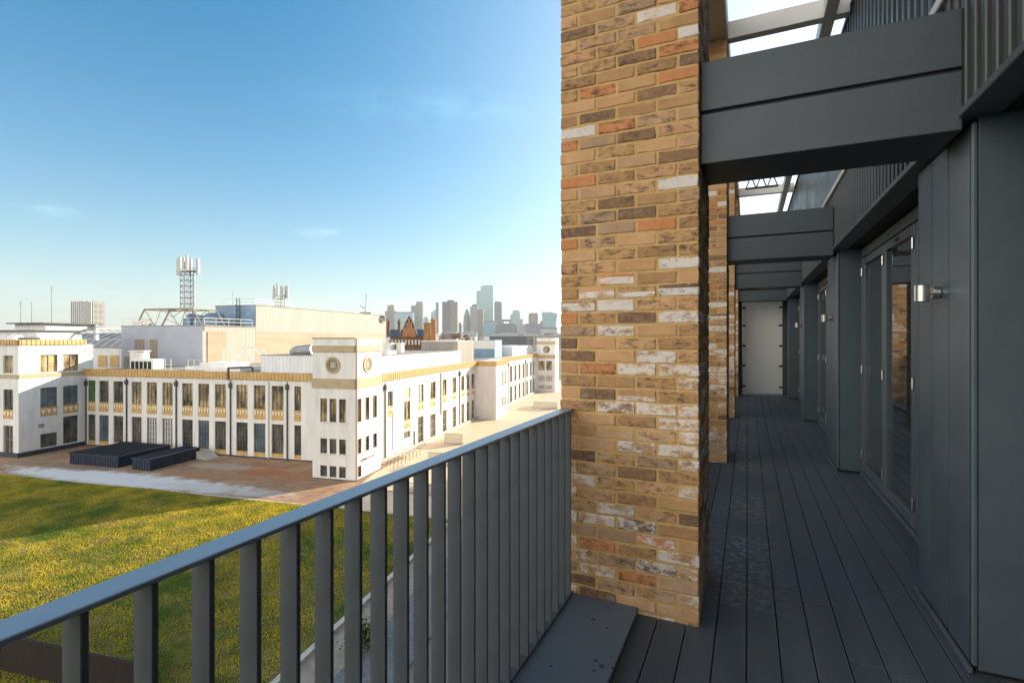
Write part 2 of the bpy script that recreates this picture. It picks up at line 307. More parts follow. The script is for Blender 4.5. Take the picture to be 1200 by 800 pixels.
def paver_material():
    m = mat('courtyard_pavers', (.285, .165, .095), (.40, .255, .155), .35, .85, detail=8)
    n, l, b = nodes_of(m); col = b.inputs['Base Color'].links[0].from_socket
    t = n.new('ShaderNodeTexCoord')
    bt = n.new('ShaderNodeTexBrick'); bt.inputs['Scale'].default_value = 1.0; bt.inputs['Brick Width'].default_value = 1.2; bt.inputs['Row Height'].default_value = .6; bt.inputs['Mortar Size'].default_value = .02
    bt.inputs['Color1'].default_value = (.8, .8, .8, 1); bt.inputs['Color2'].default_value = (1.12, 1.1, 1.06, 1); bt.inputs['Mortar'].default_value = (.62, .6, .58, 1)
    l.new(t.outputs['Object'], bt.inputs['Vector'])
    x = n.new('ShaderNodeMix'); x.data_type = 'RGBA'; x.blend_type = 'MULTIPLY'; x.inputs['Factor'].default_value = 1; l.new(col, x.inputs['A']); l.new(bt.outputs[0], x.inputs['B'])
    prev = x.outputs['Result']
    def stain(cx, cyy, rx, ry, colr, amt, sc):
        nonlocal prev
        mp = n.new('ShaderNodeMapping'); mp.vector_type = 'POINT'; mp.inputs['Location'].default_value = (-cx/rx, -cyy/ry, 0); mp.inputs['Scale'].default_value = (1/rx, 1/ry, 0)
        l.new(t.outputs['Object'], mp.inputs['Vector'])
        ln = n.new('ShaderNodeVectorMath'); ln.operation = 'LENGTH'; l.new(mp.outputs[0], ln.inputs[0])
        no = n.new('ShaderNodeTexNoise'); no.inputs['Scale'].default_value = sc; no.inputs['Detail'].default_value = 7; no.inputs['Roughness'].default_value = .7; l.new(t.outputs['Object'], no.inputs['Vector'])
        s = n.new('ShaderNodeMath'); s.operation = 'ADD'; l.new(ln.outputs['Value'], s.inputs[0])
        s2 = n.new('ShaderNodeMath'); s2.operation = 'MULTIPLY_ADD'; l.new(no.outputs[0], s2.inputs[0]); s2.inputs[1].default_value = 1.8; s2.inputs[2].default_value = -.9; l.new(s2.outputs[0], s.inputs[1])
        mr = n.new('ShaderNodeMapRange'); mr.inputs['From Min'].default_value = 1.1; mr.inputs['From Max'].default_value = .75; mr.inputs['To Min'].default_value = 0; mr.inputs['To Max'].default_value = amt; l.new(s.outputs[0], mr.inputs['Value'])
        y = n.new('ShaderNodeMix'); y.data_type = 'RGBA'; l.new(mr.outputs[0], y.inputs['Factor']); l.new(prev, y.inputs['A']); y.inputs['B'].default_value = (*colr, 1); prev = y.outputs['Result']
    stain(-26, -6.2, 18, 2.4, (.62, .62, .63), .95, .5)
    stain(-12, -6.4, 9, 1.6, (.47, .46, .44), .6, .8)
    stain(-12, .5, 3.2, 1.5, (.36, .12, .05), .85, .6)
    stain(-14, 3.0, 4.0, .7, (.34, .12, .06), .6, .7)
    stain(-17, -2.5, 6, 1.2, (.33, .16, .08), .7, .5)
    stain(-20, 1.5, 5, 1.4, (.42, .36, .29), .6, .7)
    stain(-7.5, -.5, 2.0, 2.4, (.34, .15, .07), .75, .6)
    stain(-40, -3.5, 9, 1.2, (.20, .15, .11), .6, .6)
    l.new(prev, b.inputs['Base Color']); return m
M['pavers'] = paver_material()
M['pale_paving'] = mat('pale_sunny_paving', (.60, .455, .315), (.71, .555, .40), .5, .85, detail=8)
M['cobbles'] = mat('blue_grey_setts', (.10, .115, .13), (.2, .21, .22), 5, .7, bump=.8, bscale=10)

def tower_mat(name, c, win, fw=9, fh=4.0, rough=.35, metal=0.0):
    m = mat(name, c, rough=rough, metal=metal); n, l, b = nodes_of(m)
    t = n.new('ShaderNodeTexCoord'); s = n.new('ShaderNodeSeparateXYZ'); l.new(t.outputs['Object'], s.inputs[0])
    a = n.new('ShaderNodeMath'); a.operation = 'ADD'; l.new(s.outputs[0], a.inputs[0]); l.new(s.outputs[1], a.inputs[1])
    cb = n.new('ShaderNodeCombineXYZ'); l.new(a.outputs[0], cb.inputs[0]); l.new(s.outputs[2], cb.inputs[1])
    bt = n.new('ShaderNodeTexBrick'); bt.offset = 0; bt.inputs['Scale'].default_value = 1; bt.inputs['Brick Width'].default_value = fw; bt.inputs['Row Height'].default_value = fh*2; bt.inputs['Mortar Size'].default_value = fh*.22; bt.inputs['Mortar Smooth'].default_value = .4
    bt.inputs['Color1'].default_value = (*win, 1); bt.inputs['Color2'].default_value = (*[w*1.35 for w in win], 1); bt.inputs['Mortar'].default_value = (*c, 1)
    l.new(cb.outputs[0], bt.inputs['Vector']); l.new(bt.outputs[0], b.inputs['Base Color']); return m
M['sky_glass'] = tower_mat('tower_glass', (0.101, 0.216, 0.245), (0.072, 0.18, 0.216), 14, 4, .25)
M['sky_teal'] = tower_mat('tower_teal', (0.158, 0.288, 0.302), (0.108, 0.23, 0.259), 12, 4, .2)
M['sky_grey'] = tower_mat('tower_grey', (0.187, 0.18, 0.166), (0.079, 0.079, 0.079), 8, 4, .6)
M['sky_brown'] = tower_mat('tower_brown', (0.194, 0.158, 0.122), (0.094, 0.079, 0.065), 9, 3.6, .7)
M['sky_beige'] = tower_mat('tower_beige', (0.245, 0.23, 0.194), (0.115, 0.122, 0.122), 8, 4, .6)
M['sky_dark'] = tower_mat('tower_dark', (0.072, 0.094, 0.108), (0.036, 0.05, 0.065), 10, 4, .4)
M['sky_pale'] = tower_mat('tower_pale', (0.324, 0.331, 0.317), (0.187, 0.209, 0.216), 8, 4, .5)
M['low_white'] = mat('low_white', (.62, .60, .56), (.70, .68, .64), .1, .8)
M['low_grey'] = mat('low_grey', (.26, .27, .28), (.34, .35, .36), .1, .8)
M['low_dark'] = mat('low_dark', (.04, .05, .06), (.07, .08, .09), .1, .6)

# ------------------------------------------------------------------ mesh builder
class MB:
    """collects shapes into one mesh; coordinates are given in a common frame, `o` is the thing's origin in it"""
    def __init__(s, o=(0, 0, 0)): s.v = []; s.f = []; s.m = []; s.o = Vector(o)
    def raw(s, vs, fs, m=0):
        k = len(s.v); s.v += [Vector(p) - s.o for p in vs]
        for f in fs: s.f.append([i+k for i in f]); s.m.append(m)
        return s
    def box(s, x0, x1, y0, y1, z0, z1, m=0):
        vs = [(x, y, z) for z in (z0, z1) for y in (y0, y1) for x in (x0, x1)]
        return s.raw(vs, [(0, 2, 3, 1), (4, 5, 7, 6), (0, 1, 5, 4), (1, 3, 7, 5), (3, 2, 6, 7), (2, 0, 4, 6)], m)
    def fbox(s, F, u0, u1, v0, v1, d0, d1, m=0):
        """box in a facade frame F=(origin,u,n): u along, v up, d outward"""
        o, u, n = F; up = Vector((0, 0, 1))
        vs = [o + u*a + up*b + n*c for b in (v0, v1) for c in (d0, d1) for a in (u0, u1)]
        fs = [(0, 2, 3, 1), (4, 5, 7, 6), (0, 1, 5, 4), (1, 3, 7, 5), (3, 2, 6, 7), (2, 0, 4, 6)]
        if u.cross(up).dot(n) > 0: fs = [f[::-1] for f in fs]
        return s.raw(vs, fs, m)
    def bar(s, p, q, r, m=0, n=6, r2=None):
        p, q = Vector(p), Vector(q); d = (q-p); 
        if d.length < 1e-6: return s
        d.normalize(); a = d.orthogonal().normalized(); b = d.cross(a); r2 = r if r2 is None else r2
        vs = [p + (a*math.cos(t)+b*math.sin(t))*r for t in [2*math.pi*i/n for i in range(n)]] + [q + (a*math.cos(t)+b*math.sin(t))*r2 for t in [2*math.pi*i/n for i in range(n)]]
        fs = [(i, (i+1) % n, n+(i+1) % n, n+i) for i in range(n)] + [tuple(range(n-1, -1, -1)), tuple(range(n, 2*n))]
        return s.raw(vs, fs, m)
    def prism(s, pts, z0, z1, m=0, top=None):
        n = len(pts); top = top or pts
        vs = [(p[0], p[1], z0) for p in pts] + [(p[0], p[1], z1) for p in top]
        fs = [(i, (i+1) % n, n+(i+1) % n, n+i) for i in range(n)] + [tuple(range(n-1, -1, -1)), tuple(range(n, 2*n))]
        return s.raw(vs, fs, m)
    def extr(s, F, pts, d0, d1, m=0):
        """polygon (u,v) in facade frame F extruded from d0 to d1"""
        o, u, nn = F; up = Vector((0, 0, 1)); n = len(pts)
        vs = [o+u*a+up*b+nn*d0 for a, b in pts] + [o+u*a+up*b+nn*d1 for a, b in pts]
        return s.raw(vs, [(i, (i+1) % n, n+(i+1) % n, n+i) for i in range(n)] + [tuple(range(n-1, -1, -1)), tuple(range(n, 2*n))], m)
    def facade(s, F, W, z0, z1, holes, depth, m=0):
        """a wall sheet of width W with rectangular holes (u0,u1,v0,v1) and their reveals"""
        o, u, n = F; up = Vector((0, 0, 1))
        us = sorted({0.0, W} | {h[0] for h in holes} | {h[1] for h in holes}); vs_ = sorted({z0, z1} | {h[2] for h in holes} | {h[3] for h in holes})
        P = lambda a, b, d=0.0: o+u*a+up*b+n*d
        for a0, a1 in zip(us, us[1:]):
            run = None
            for b0, b1 in zip(vs_, vs_[1:]):
                c = ((a0+a1)/2, (b0+b1)/2)
                if any(h[0] < c[0] < h[1] and h[2] < c[1] < h[3] for h in holes):
                    if run: s.raw([P(a0, run[0]), P(a1, run[0]), P(a1, run[1]), P(a0, run[1])], [(0, 1, 2, 3)], m); run = None
                else: run = (run[0] if run else b0, b1)
            if run: s.raw([P(a0, run[0]), P(a1, run[0]), P(a1, run[1]), P(a0, run[1])], [(0, 1, 2, 3)], m)
        for a0, a1, b0, b1 in holes:
            c = [(a0, b0), (a1, b0), (a1, b1), (a0, b1)]
            for i in range(4):
                p, q = c[i], c[(i+1) % 4]
                s.raw([P(*p), P(*q), P(*q, -depth), P(*p, -depth)], [(0, 1, 2, 3)], m)
        return s
    def ring(s, F, cu, cv, r0, r1, d0, d1, m=0, n=28):
        o, u, nn = F; up = Vector((0, 0, 1)); vs = []
        for r, d in ((r0, d0), (r1, d0), (r1, d1), (r0, d1)):
            vs += [o+u*(cu+r*math.cos(2*math.pi*i/n))+up*(cv+r*math.sin(2*math.pi*i/n))+nn*d for i in range(n)]
        fs = [(a*n+i, a*n+(i+1) % n, b*n+(i+1) % n, b*n+i) for a, b in ((0, 1), (1, 2), (2, 3), (3, 0)) for i in range(n)]
        return s.raw(vs, fs, m)
    def mesh(s, name, mats, bevel=0.0, smooth=False):
        me = bpy.data.meshes.new(name); me.from_pydata([tuple(p) for p in s.v], [], s.f)
        for m in (mats if isinstance(mats, (list, tuple)) else [mats]): me.materials.append(m)
        me.polygons.foreach_set('material_index', s.m)
        if bevel or True:
            bm = bmesh.new(); bm.from_mesh(me)
            bmesh.ops.recalc_face_normals(bm, faces=bm.faces)
            if bevel: bmesh.ops.bevel(bm, geom=[e for e in bm.edges if len(e.link_faces) == 2 and e.calc_face_angle(0) > .6], offset=bevel, segments=1, affect='EDGES', clamp_overlap=True)
            bm.to_mesh(me); bm.free()
        if smooth: me.polygons.foreach_set('use_smooth', [True]*len(me.polygons))
        me.update(); return me
    def build(s, name, mats, parent=None, bevel=0.0, smooth=False, label=None):
        o = bpy.data.objects.new(name, s.mesh(name, mats, bevel, smooth)); COL.objects.link(o)
        if parent: o.parent = parent
        else: o.location = s.o
        if label: o['label'] = label
        return o

def tag(o, label=None, cat=None, group=None, kind=None):
    for k, v in (('label', label), ('category', cat), ('group', group), ('kind', kind)):
        if v: o[k] = v
    return o
def thing(name, label, cat, loc=(0, 0, 0), rz=0.0, group=None):
    o = bpy.data.objects.new(name, None); COL.objects.link(o); o.empty_display_size = .2
    o.location = loc; o.rotation_euler = (0, 0, rz)
    return tag(o, label, cat, group)
def copy_tree(o, parent=None, **tags):
    c = o.copy(); COL.objects.link(c)
    if parent: c.parent = parent
    for ch in o.children: copy_tree(ch, c)
    for k, v in tags.items(): c[k] = v
    return c

# frames: SITE = the white factory opposite (x right along its front, y away), CITY = looking direction
SRZ = YAW - R(15.3)
TOW = Vector((-39.80, 44.51, GZ))
def site(x, y, z=0.0):
    c, s_ = math.cos(SRZ), math.sin(SRZ); return TOW + Vector((c*x - s_*y, s_*x + c*y, z))
def sthing(name, label, cat, o, group=None): return thing(name, label, cat, site(*o), SRZ, group)
def city(x, z_fwd, z=0.0):
    c, s_ = math.cos(YAW), math.sin(YAW); return Vector((c*x - s_*z_fwd, s_*x + c*z_fwd, z))
X_, Y_, Z_ = Vector((1, 0, 0)), Vector((0, 1, 0)), Vector((0, 0, 1))

def solo(name, mb, mats, label=None, cat=None, group=None, kind=None, frame='world', bevel=0.0, smooth=False):
    o = mb.build(name, mats, None, bevel, smooth)
    if frame == 'yard': o.location = yard(*mb.o); o.rotation_euler = (0, 0, SRZ); o.scale = (YU,)*3
    if frame == 'site': o.location = site(*mb.o); o.rotation_euler = (0, 0, SRZ)
    return tag(o, label, cat, group, kind)

# ================================================================== GROUND
mb = MB((0, 0, GZ-.06)); mb.raw([(-9000, -9000, GZ-.06), (9000, -9000, GZ-.06), (9000, 9000, GZ-.06), (-9000, 9000, GZ-.06)], [(0, 1, 2, 3)])
solo('ground', mb, M['city_ground'], kind='structure')
mb = MB((0, 0, 0)); mb.raw([(-110, -8.8, 0), (3.2, -8.8, 0), (1.0, 0, 0), (0, 5, 0), (0, 12, 0), (-110, 12, 0)], [(0, 1, 2, 3, 4, 5)])
solo('courtyard_paving', mb, M['pavers'], kind='structure', frame='site')
mb = MB((0, 0, -.02)); mb.raw([(-6, -16, -.02), (90, -16, -.02), (90, 140, -.02), (-6, 140, -.02)], [(0, 1, 2, 3)])
solo('terrace_paving', mb, M['pale_paving'], kind='structure', frame='site')
# lawn: a gently uneven sheet
nx, ny = 90, 70
vs, fs = [], []
for j in range(ny+1):
    for i in range(nx+1):
        x = -105 + 120*i/nx; y = -75 + 66.2*j/ny
        h = .05 + .10*math.sin(x*.31+1)*math.sin(y*.43) * (0 if (i in (0, nx) or j in (0, ny)) else 1) + (rnd.uniform(-.02, .02) if 0 < i < nx and 0 < j < ny else 0)
        vs.append((x, y, max(.02, h+.08)))
for j in range(ny):
    for i in range(nx):
        a = j*(nx+1)+i; fs.append((a, a+1, a+nx+2, a+nx+1))
mb = MB((0, 0, 0)); mb.raw(vs, fs)
solo('lawn', mb, M['lawn'], kind='structure', frame='site', smooth=True)
mb = MB((0, 0, 0)); g = random.Random(3)
for k in range(300000):
    y = -8.9 - 27*g.random()**1.15; x = 14.8 - 66*g.random()
    w = .02+.04*g.random(); h = .02+.11*g.random(); a = g.uniform(0, 6.28); lx, ly = g.uniform(-.06, .06), g.uniform(-.06, .06)
    ca_, sa_ = math.cos(a)*w, math.sin(a)*w
    z0 = .11+.10*math.sin(x*.31+1)*math.sin(y*.43); mb.raw([(x-ca_, y-sa_, z0), (x+ca_, y+sa_, z0), (x+lx, y+ly, z0+.05+h)], [(0, 1, 2)])
solo('grass', mb, M['blades'], kind='stuff', frame='site')
# kerbs round the lawn and the path to its right
mb = MB((15, -40, 0))
for k in range(46): mb.box(15.03, 15.38, -72+1.4*k, -72+1.4*k+1.385, -.02, .22+.004*(k % 3))
solo('lawn_kerb', mb, M['kerb'], 'pale stone kerb edging the right side of the lawn beside the path', 'kerb', frame='site', bevel=.015)
mb = MB((-40, -8.7, 0))
for k in range(84): mb.box(-102+1.4*k, -102+1.4*k+1.385, -8.78, -8.5, -.02, .14)
solo('courtyard_kerb', mb, M['kerb'], 'low pale kerb between the far edge of the lawn and the brown courtyard', 'kerb', frame='site', bevel=.012)
mb = MB((0, 0, .03)); mb.raw([(15.38, -72, .03), (17.5, -72, .03), (17.5, -8, .03), (15.38, -8, .03)], [(0, 1, 2, 3)])
solo('path', mb, M['block_paving'], kind='structure', frame='site')
mb = MB((0, 0, .02)); mb.raw([(17.5, -72, .02), (20.5, -72, .02), (20.5, -12, .02), (17.5, -12, .02)], [(0, 1, 2, 3)])
solo('sett_strip', mb, M['cobbles'], kind='structure', frame='site')
# brown timber fence across the near lawn
mb = MB((3, -33.2, 0)); 
for k in range(150): mb.box(-8+.125*k, -8+.125*k+.11, -33.25, -33.2, .1, 1.72+.01*math.sin(k*2.1))
mb.box(-8.05, 10.8, -33.19, -33.12, 1.3, 1.4); mb.box(-8.05, 10.8, -33.19, -33.12, .4, .5)
mb.box(-8.06, 10.82, -33.27, -33.15, 1.74, 1.79)
solo('timber_fence', mb, M['corten'], 'dark brown upright-board fence down on the near lawn', 'fence', frame='site')
# shrub low down beside the setts
sh = sthing('leafy_shrub', 'small dark green leafy shrub seen between the railing bars beside the path', 'shrub', (17.6, -27.2, 0))
mb = MB((0, 0, 0)); g = random.Random(5)
for k in range(900):
    p = Vector((g.gauss(0, .35), g.gauss(0, .4), .25+abs(g.gauss(.45, .3)))); a = Vector((g.uniform(-1, 1), g.uniform(-1, 1), g.uniform(-.6, .6))).normalized()*.09; b = a.orthogonal().normalized()*.05
    mb.raw([p-a, p+b, p+a, p-b], [(0, 1, 2, 3)])
mb.build('foliage', M['foliage'], sh)
mb = MB((0, 0, 0)); mb.bar((0, 0, 0), (.05, 0, .8), .03); mb.bar((0, 0, 0), (-.15, .1, .7), .02); mb.build('stem', M['bark'], sh)

# ================================================================== OWN BUILDING
P = 4.03
bl = thing('apartment_building', 'dark metal clad apartment building wall running along the right of the balcony', 'building', (1.3, 3, 0))
o_ = (1.3, 3, 0)
mb = MB(o_)
# the mass behind and below the balcony
mb.box(6.0, 24, -40, 118, GZ-.06, 12.1); mb.box(1.9, 5.999, -40, 118, GZ-.06, -.3)
mb.box(1.9, 5.998, -12, 60, -.298, 5.2)
mb.build('wall', M['rust_brick'], bl)
mb = MB(o_); mb.box(-1.12, 1.899, -12, 24, -.42, -.062); mb.build('floor_slab', M['dark_metal'], bl)
# fascia with upright ribs, coping, soffit
mb = MB(o_); mb.box(.955, 1.05, -3, 24, 2.66, 3.30)
for k in range(int(27/.11)): mb.box(.918, .9549, -3+.11*k, -3+.11*k+.052, 2.664, 3.30)
mb.build('fascia_cladding', M['dark_metal'], bl, bevel=.006)
mb = MB(o_); mb.box(.90, 1.06, -3, 24, 2.622, 2.6595); mb.build('drip_trim', M['rail_metal'], bl, bevel=.004)
mb = MB(o_); mb.box(.895, 1.24, -3, 24, 3.303, 3.36); mb.build('coping', M['pergola'], bl, bevel=.006)
mb = MB(o_); mb.box(.97, 1.899, -3, 24, 2.635, 2.657); mb.build('soffit', M['soffit'], bl)
mb = MB(o_); mb.box(1.14, 1.899, -3, 60, 3.2, 5.46)
for k in range(66): mb.box(1.10, 1.1399, -3+.165*k, -3+.165*k+.05, 3.37, 5.46)
for k in range(34): mb.box(1.112, 1.1399, 8.0+1.4*k, 8.0+1.4*k+1.37, 3.37, 5.458)
mb.build('upper_cladding', M['panel_metal'], bl, bevel=.004)
mb = MB(o_); mb.box(1.085, 1.95, -3, 60, 5.462, 5.52); mb.build('roof_edge', M['dark_metal'], bl)

# deck: separate boards, merged as the one floor
mb = MB((0, 0, 0)); x = -.008-.152*7
while x < 1.18:
    y = -3 - 1.3*rnd.random()
    while y < 20:
        L = 3.6; mb.box(x+.0025, x+.1495, y+.002, y+L-.002, -.025, rnd.uniform(-.0012, 0)); y += L
    x += .152
solo('deck', mb, M['deck'], kind='structure', bevel=.003)
mb = MB((0, 0, -.05)); mb.box(-1.1, 1.3, -3, 20, -.06, -.03); solo('deck_base', mb, M['black'], kind='structure')

# ledge under the railing
def ledge(y0, y1, label):
    mb = MB((-.8, (y0+y1)/2, 0)); mb.box(-1.10, -.572, y0, y1, .012, .040)
    solo('ledge_flashing', mb, M['ledge_metal'], label, 'flashing', bevel=.004)
ledge(-3, 2.975, 'flat blue grey metal ledge flashing along the foot of the near railing')

# brick pillars ------------------------------------------------------
def brick_pillar_meshes(H0, H1):
    L = .80; k = L/.7775; SL, HD, PIT = .211*k, .1025*k, .225*k
    bm = bmesh.new(); lay = bm.loops.layers.float_color.new('brick'); g = random.Random(11)
    z = H0; c = 0
    def put(x0, x1, y0, y1, z0, z1):
        j = lambda s_: g.uniform(-s_, s_)
        r = bmesh.ops.create_cube(bm, size=1)['verts']; ox, oy, oz = j(.0022), j(.0022), j(.0015)
        for v in r:
            v.co = Vector((x0 if v.co.x < 0 else x1, y0 if v.co.y < 0 else y1, z0 if v.co.z < 0 else z1)) + Vector((ox+j(.0015), oy+j(.0015), oz+j(.0022)))
        fs = {f for v in r for f in v.link_faces}; col = (g.random(), g.random(), g.random(), 1)
        for f in fs:
            for l in f.loops: l[lay] = col
    while z < H1:
        z1 = z+.063
        for side in range(4):
            for i in range(3):
                if c % 2 == 0: a0 = i*PIT; a1 = a0+SL
                else: a1 = L - i*PIT; a0 = a1-SL
                # side 0: front (y=0), 1: right (x=L), 2: back, 3: left ; local coordinate runs round the pillar
                if side == 0: put(a0, a1, 0, HD, z, z1)
                if side == 1: put(L-HD, L, a0, a1, z, z1)
                if side == 2: put(L-a1, L-a0, L-HD, L, z, z1)
                if side == 3: put(0, HD, L-a1, L-a0, z, z1)
        z += .075; c += 1
    bmesh.ops.subdivide_edges(bm, edges=[e for e in bm.edges if e.calc_length() > .15], cuts=4, use_grid_fill=True)
    bmesh.ops.bevel(bm, geom=[e for e in bm.edges if len(e.link_faces) == 2 and e.calc_face_angle(0) > .6], offset=.0045, segments=1, affect='EDGES', clamp_overlap=True)
    for v in bm.verts: v.co += Vector((g.uniform(-.0020, .0020), g.uniform(-.0020, .0020), g.uniform(-.0026, .0026)))
    me = bpy.data.meshes.new('brickwork'); bm.to_mesh(me); bm.free(); me.materials.append(M['brick'])
    core = MB(); core.box(.0045, L-.0045, .0045, L-.0045, H0-.02, H1)
    return me, core.mesh('mortar_core', M['mortar'])
bk, mc = brick_pillar_meshes(-.055, 5.38)
plabels = ['large nearest brown stock brick pillar with whitewashed bricks beside the railing', 'second brick pillar along the balcony, behind the nearest one', 'third brick pillar along the balcony, a narrow strip before the end screen', 'fourth brick pillar next to the pale end screen']
pil = thing('brick_pillar', plabels[0], 'pillar', (-1.046, 2.98, 0), 0, 'brick pillars along the balcony edge')
for nm, me in (('brickwork', bk), ('mortar_core', mc)):
    o = bpy.data.objects.new(nm, me); COL.objects.link(o); o.parent = pil
for k in range(1, 4):
    c = copy_tree(pil, label=plabels[k]); c.location = (-1.046, 2.98+P*k, 0)
c = copy_tree(pil, label='brick pillar standing beyond the pale end screen'); c.location = (-1.046, 2.98+P*4, 0)

# cross beams --------------------------------------------------------
bml = ['nearest dark grey metal crossbeam spanning from the near brick pillar to the wall', 'second dark metal crossbeam from the near end of the balcony', 'third dark metal crossbeam, between the second beam and the end one', 'farthest dark metal crossbeam just above the pale end screen']
bt = thing('cross_beam', bml[0], 'beam', (-.246, 3.08, 2.565), 0, 'dark crossbeams over the balcony')
o_ = (-.246, 3.08, 2.565)
mb = MB(o_); mb.box(-.243, .917, 3.08, 3.53, 2.565, 2.846); mb.build('lower_casing', M['beam_metal'], bt, bevel=.004)
mb = MB(o_); mb.box(-.243, .917, 3.08, 3.53, 2.864, 3.14); mb.build('upper_casing', M['beam_metal'], bt, bevel=.004)
mb = MB(o_); mb.box(-.243, .917, 3.095, 3.52, 2.8465, 2.8635); mb.build('shadow_gap', M['black'], bt)
for k in range(1, 4):
    c = copy_tree(bt, label=bml[k]); c.location = (-.246, 3.08+P*k, 2.565)

# pergola ------------------------------------------------------------
pg = thing('pergola', 'pale painted pergola frame overhead on top of the brick pillars', 'pergola', (-.6, 9, 5.38)); o_ = (-.6, 9, 5.38)
mb = MB(o_); mb.box(-1.03, -.262, -2, 25, 5.384, 5.72); mb.build('edge_beam', M['tan_render'], pg, bevel=.005)
mb = MB(o_); mb.box(-.2615, -.235, -2, 25, 5.375, 5.74); mb.build('edge_trim', M['pergola'], pg)
for k in range(-1, 5):
    y = 7.10+P*k; mb = MB(o_); mb.box(-.234, 1.084, y, y+.13, 5.40, 5.62); mb.build('rafter', M['pergola'], pg, bevel=.004)
mb = MB(o_)
for k in range(-1, 5):
    y = 7.10+P*k; mb.box(.815, .945, y-P+.131, y-.001, 5.402, 5.60)
mb.build('purlin', M['pergola'], pg, bevel=.004)
# black lamp brackets hung on a wire between two rafters
for i, x in enumerate((.06, .30, .55)):
    fl = thing('bracket_lamp', ('black A-shaped bracket on the pergola, %s' % ['the one nearest the pillars', 'middle one of the three', 'the one nearest the metal wall'][i]), 'bracket', (x, 14.4, 5.42), 0, 'black brackets under the pergola')
    o_ = (x, 14.4, 5.42); mb = MB(o_)
    mb.bar((x-.03, 14.4, 5.62), (x-.11, 14.4, 5.40), .016); mb.bar((x+.03, 14.4, 5.62), (x+.11, 14.4, 5.40), .016); mb.bar((x-.04, 14.4, 5.62), (x+.04, 14.4, 5.62), .016)
    mb.build('bracket', M['black_plastic'], fl)
    mb = MB(o_); mb.box(x-.13, x+.13, 14.37, 14.43, 5.36, 5.40); mb.build('foot_bar', M['black_plastic'], fl)
mb = MB((.3, 14.4, 5.6)); mb.bar((-.24, 14.4, 5.63), (.82, 14.4, 5.63), .009)
solo('support_wire', mb, M['galv'], 'thin wire rail under the pergola carrying the black brackets', 'wire')

# wall piers ---------------------------------------------------------
pier_l = ['nearest dark blue grey clad pier, cut by the right edge of the photo', 'second clad wall pier, between the two glazed doors', 'third clad wall pier along the balcony', 'farthest clad wall pier beside the pale end screen']
wp = thing('wall_pier', pier_l[0], 'pier', (1.1, 3.11, 0), 0, 'clad piers between the doors'); o_ = (1.1, 3.11, 0)
mb = MB(o_); mb.box(.978, 1.32, 3.125, 3.965, 0, 2.634); [mb.box(.9640, .9779, y0, y1, .034, 2.60) for y0, y1 in ((3.1305, 3.1525), (3.4305, 3.4395), (3.7015, 3.7105))]; mb.build('core', M['black'], wp)
for y0, y1 in ((3.153, 3.430), (3.440, 3.701), (3.711, 3.962)):
    mb = MB(o_); mb.box(.963, .9775, y0, y1, .034, 2.60); mb.build('cladding_panel', M['panel_metal'], wp, bevel=.0012)
mb = MB(o_); mb.box(.959, .985, 3.106, 3.130, .034, 2.605); mb.build('corner_trim', M['side_metal'], wp, bevel=.008)
mb = MB(o_); mb.box(.9855, 1.32, 3.110, 3.1245, .02, 2.632); mb.build('side_panel', M['side_metal'], wp, bevel=.003)
mb = MB(o_); mb.box(.9778, 1.32, 3.9655, 3.98, .02, 2.632); mb.build('side_panel', M['side_metal'], wp, bevel=.003)
mb = MB(o_); mb.box(.940, .9625, 3.10, 3.985, .002, .032); mb.build('kick_trim', M['rail_metal'], wp, bevel=.004)
for k in range(1, 4):
    c = copy_tree(wp, label=pier_l[k]); c.location = (1.1, 3.11+P*k, 0)
c = copy_tree(wp, label='clad wall pier beside the viewer, just outside the right of the photo'); c.location = (1.1, 3.11-P, 0)

# folding glazed doors ------------------------------------------------
dl = ['glazed folding door with grey frame reflecting brickwork, between the first two piers', 'glazed folding door between the second and third piers', 'glazed folding door between the third and the last piers']
fd = thing('folding_door', dl[0], 'door', (1.22, 5.56, 0), 0, 'folding glass doors'); o_ = (1.22, 5.56, 0)
Y0, Y1 = 3.985, 7.135; D0, D1 = 1.196, 1.27
mb = MB(o_); mb.box(D0, D1+.02, Y0, Y0+.06, .001, 2.60); mb.box(D0, D1+.02, Y1-.06, Y1, .001, 2.60); mb.box(D0-.012, D1+.02, Y0+.0605, Y1-.0605, 2.505, 2.60); mb.box(D0-.02, D1+.02, Y0+.0605, Y1-.0605, .001, .05)
mb.build('door_frame', M['rail_metal'], fd, bevel=.004)
mb = MB(o_); mb.box(1.33, 1.36, Y0, Y1, 0, 2.63); mb.build('interior_backing', M['black'], fd)
n = 3; w = (Y1-Y0-.124)/n
for i in range(n):
    a = Y0+.062+w*i+.003; b = a+w-.006; s_ = .085
    lf = MB(o_); lf.box(D0+.004, D1, a, a+s_, .055, 2.50); lf.box(D0+.004, D1, b-s_, b, .055, 2.50); lf.box(D0+.004, D1, a+s_+.0003, b-s_-.0003, 2.42, 2.50); lf.box(D0+.004, D1, a+s_+.0003, b-s_-.0003, .055, .15)
    leaf = lf.build('door_leaf', M['rail_metal'], fd, bevel=.004)
    gl = MB(o_); gl.box(D0+.030, D0+.036, a+s_-.006, b-s_+.006, .145, 2.426); gl.build('pane', M['door_glass'], leaf)
    for z in (.25, 1.22, 2.34):
        hg = MB(o_); hg.box(D0-.014, D0+.0035, b-.011, b+.011, z-.05, z+.05); hg.build('hinge', M['steel'], leaf, bevel=.006)
    if i == 1:
        hd = MB(o_); hd.box(D0-.012, D0+.0035, a+.45, a+.53, 2.442, 2.468); hd.build('vent_catch', M['black_plastic'], leaf, bevel=.003)
for k in range(1, 3):
    c = copy_tree(fd, label=dl[k]); c.location = (1.22, 5.56+P*k, 0)
c = copy_tree(fd, label='glazed folding door beside the viewer, outside the right of the photo'); c.location = (1.22, 5.56-P, 0)

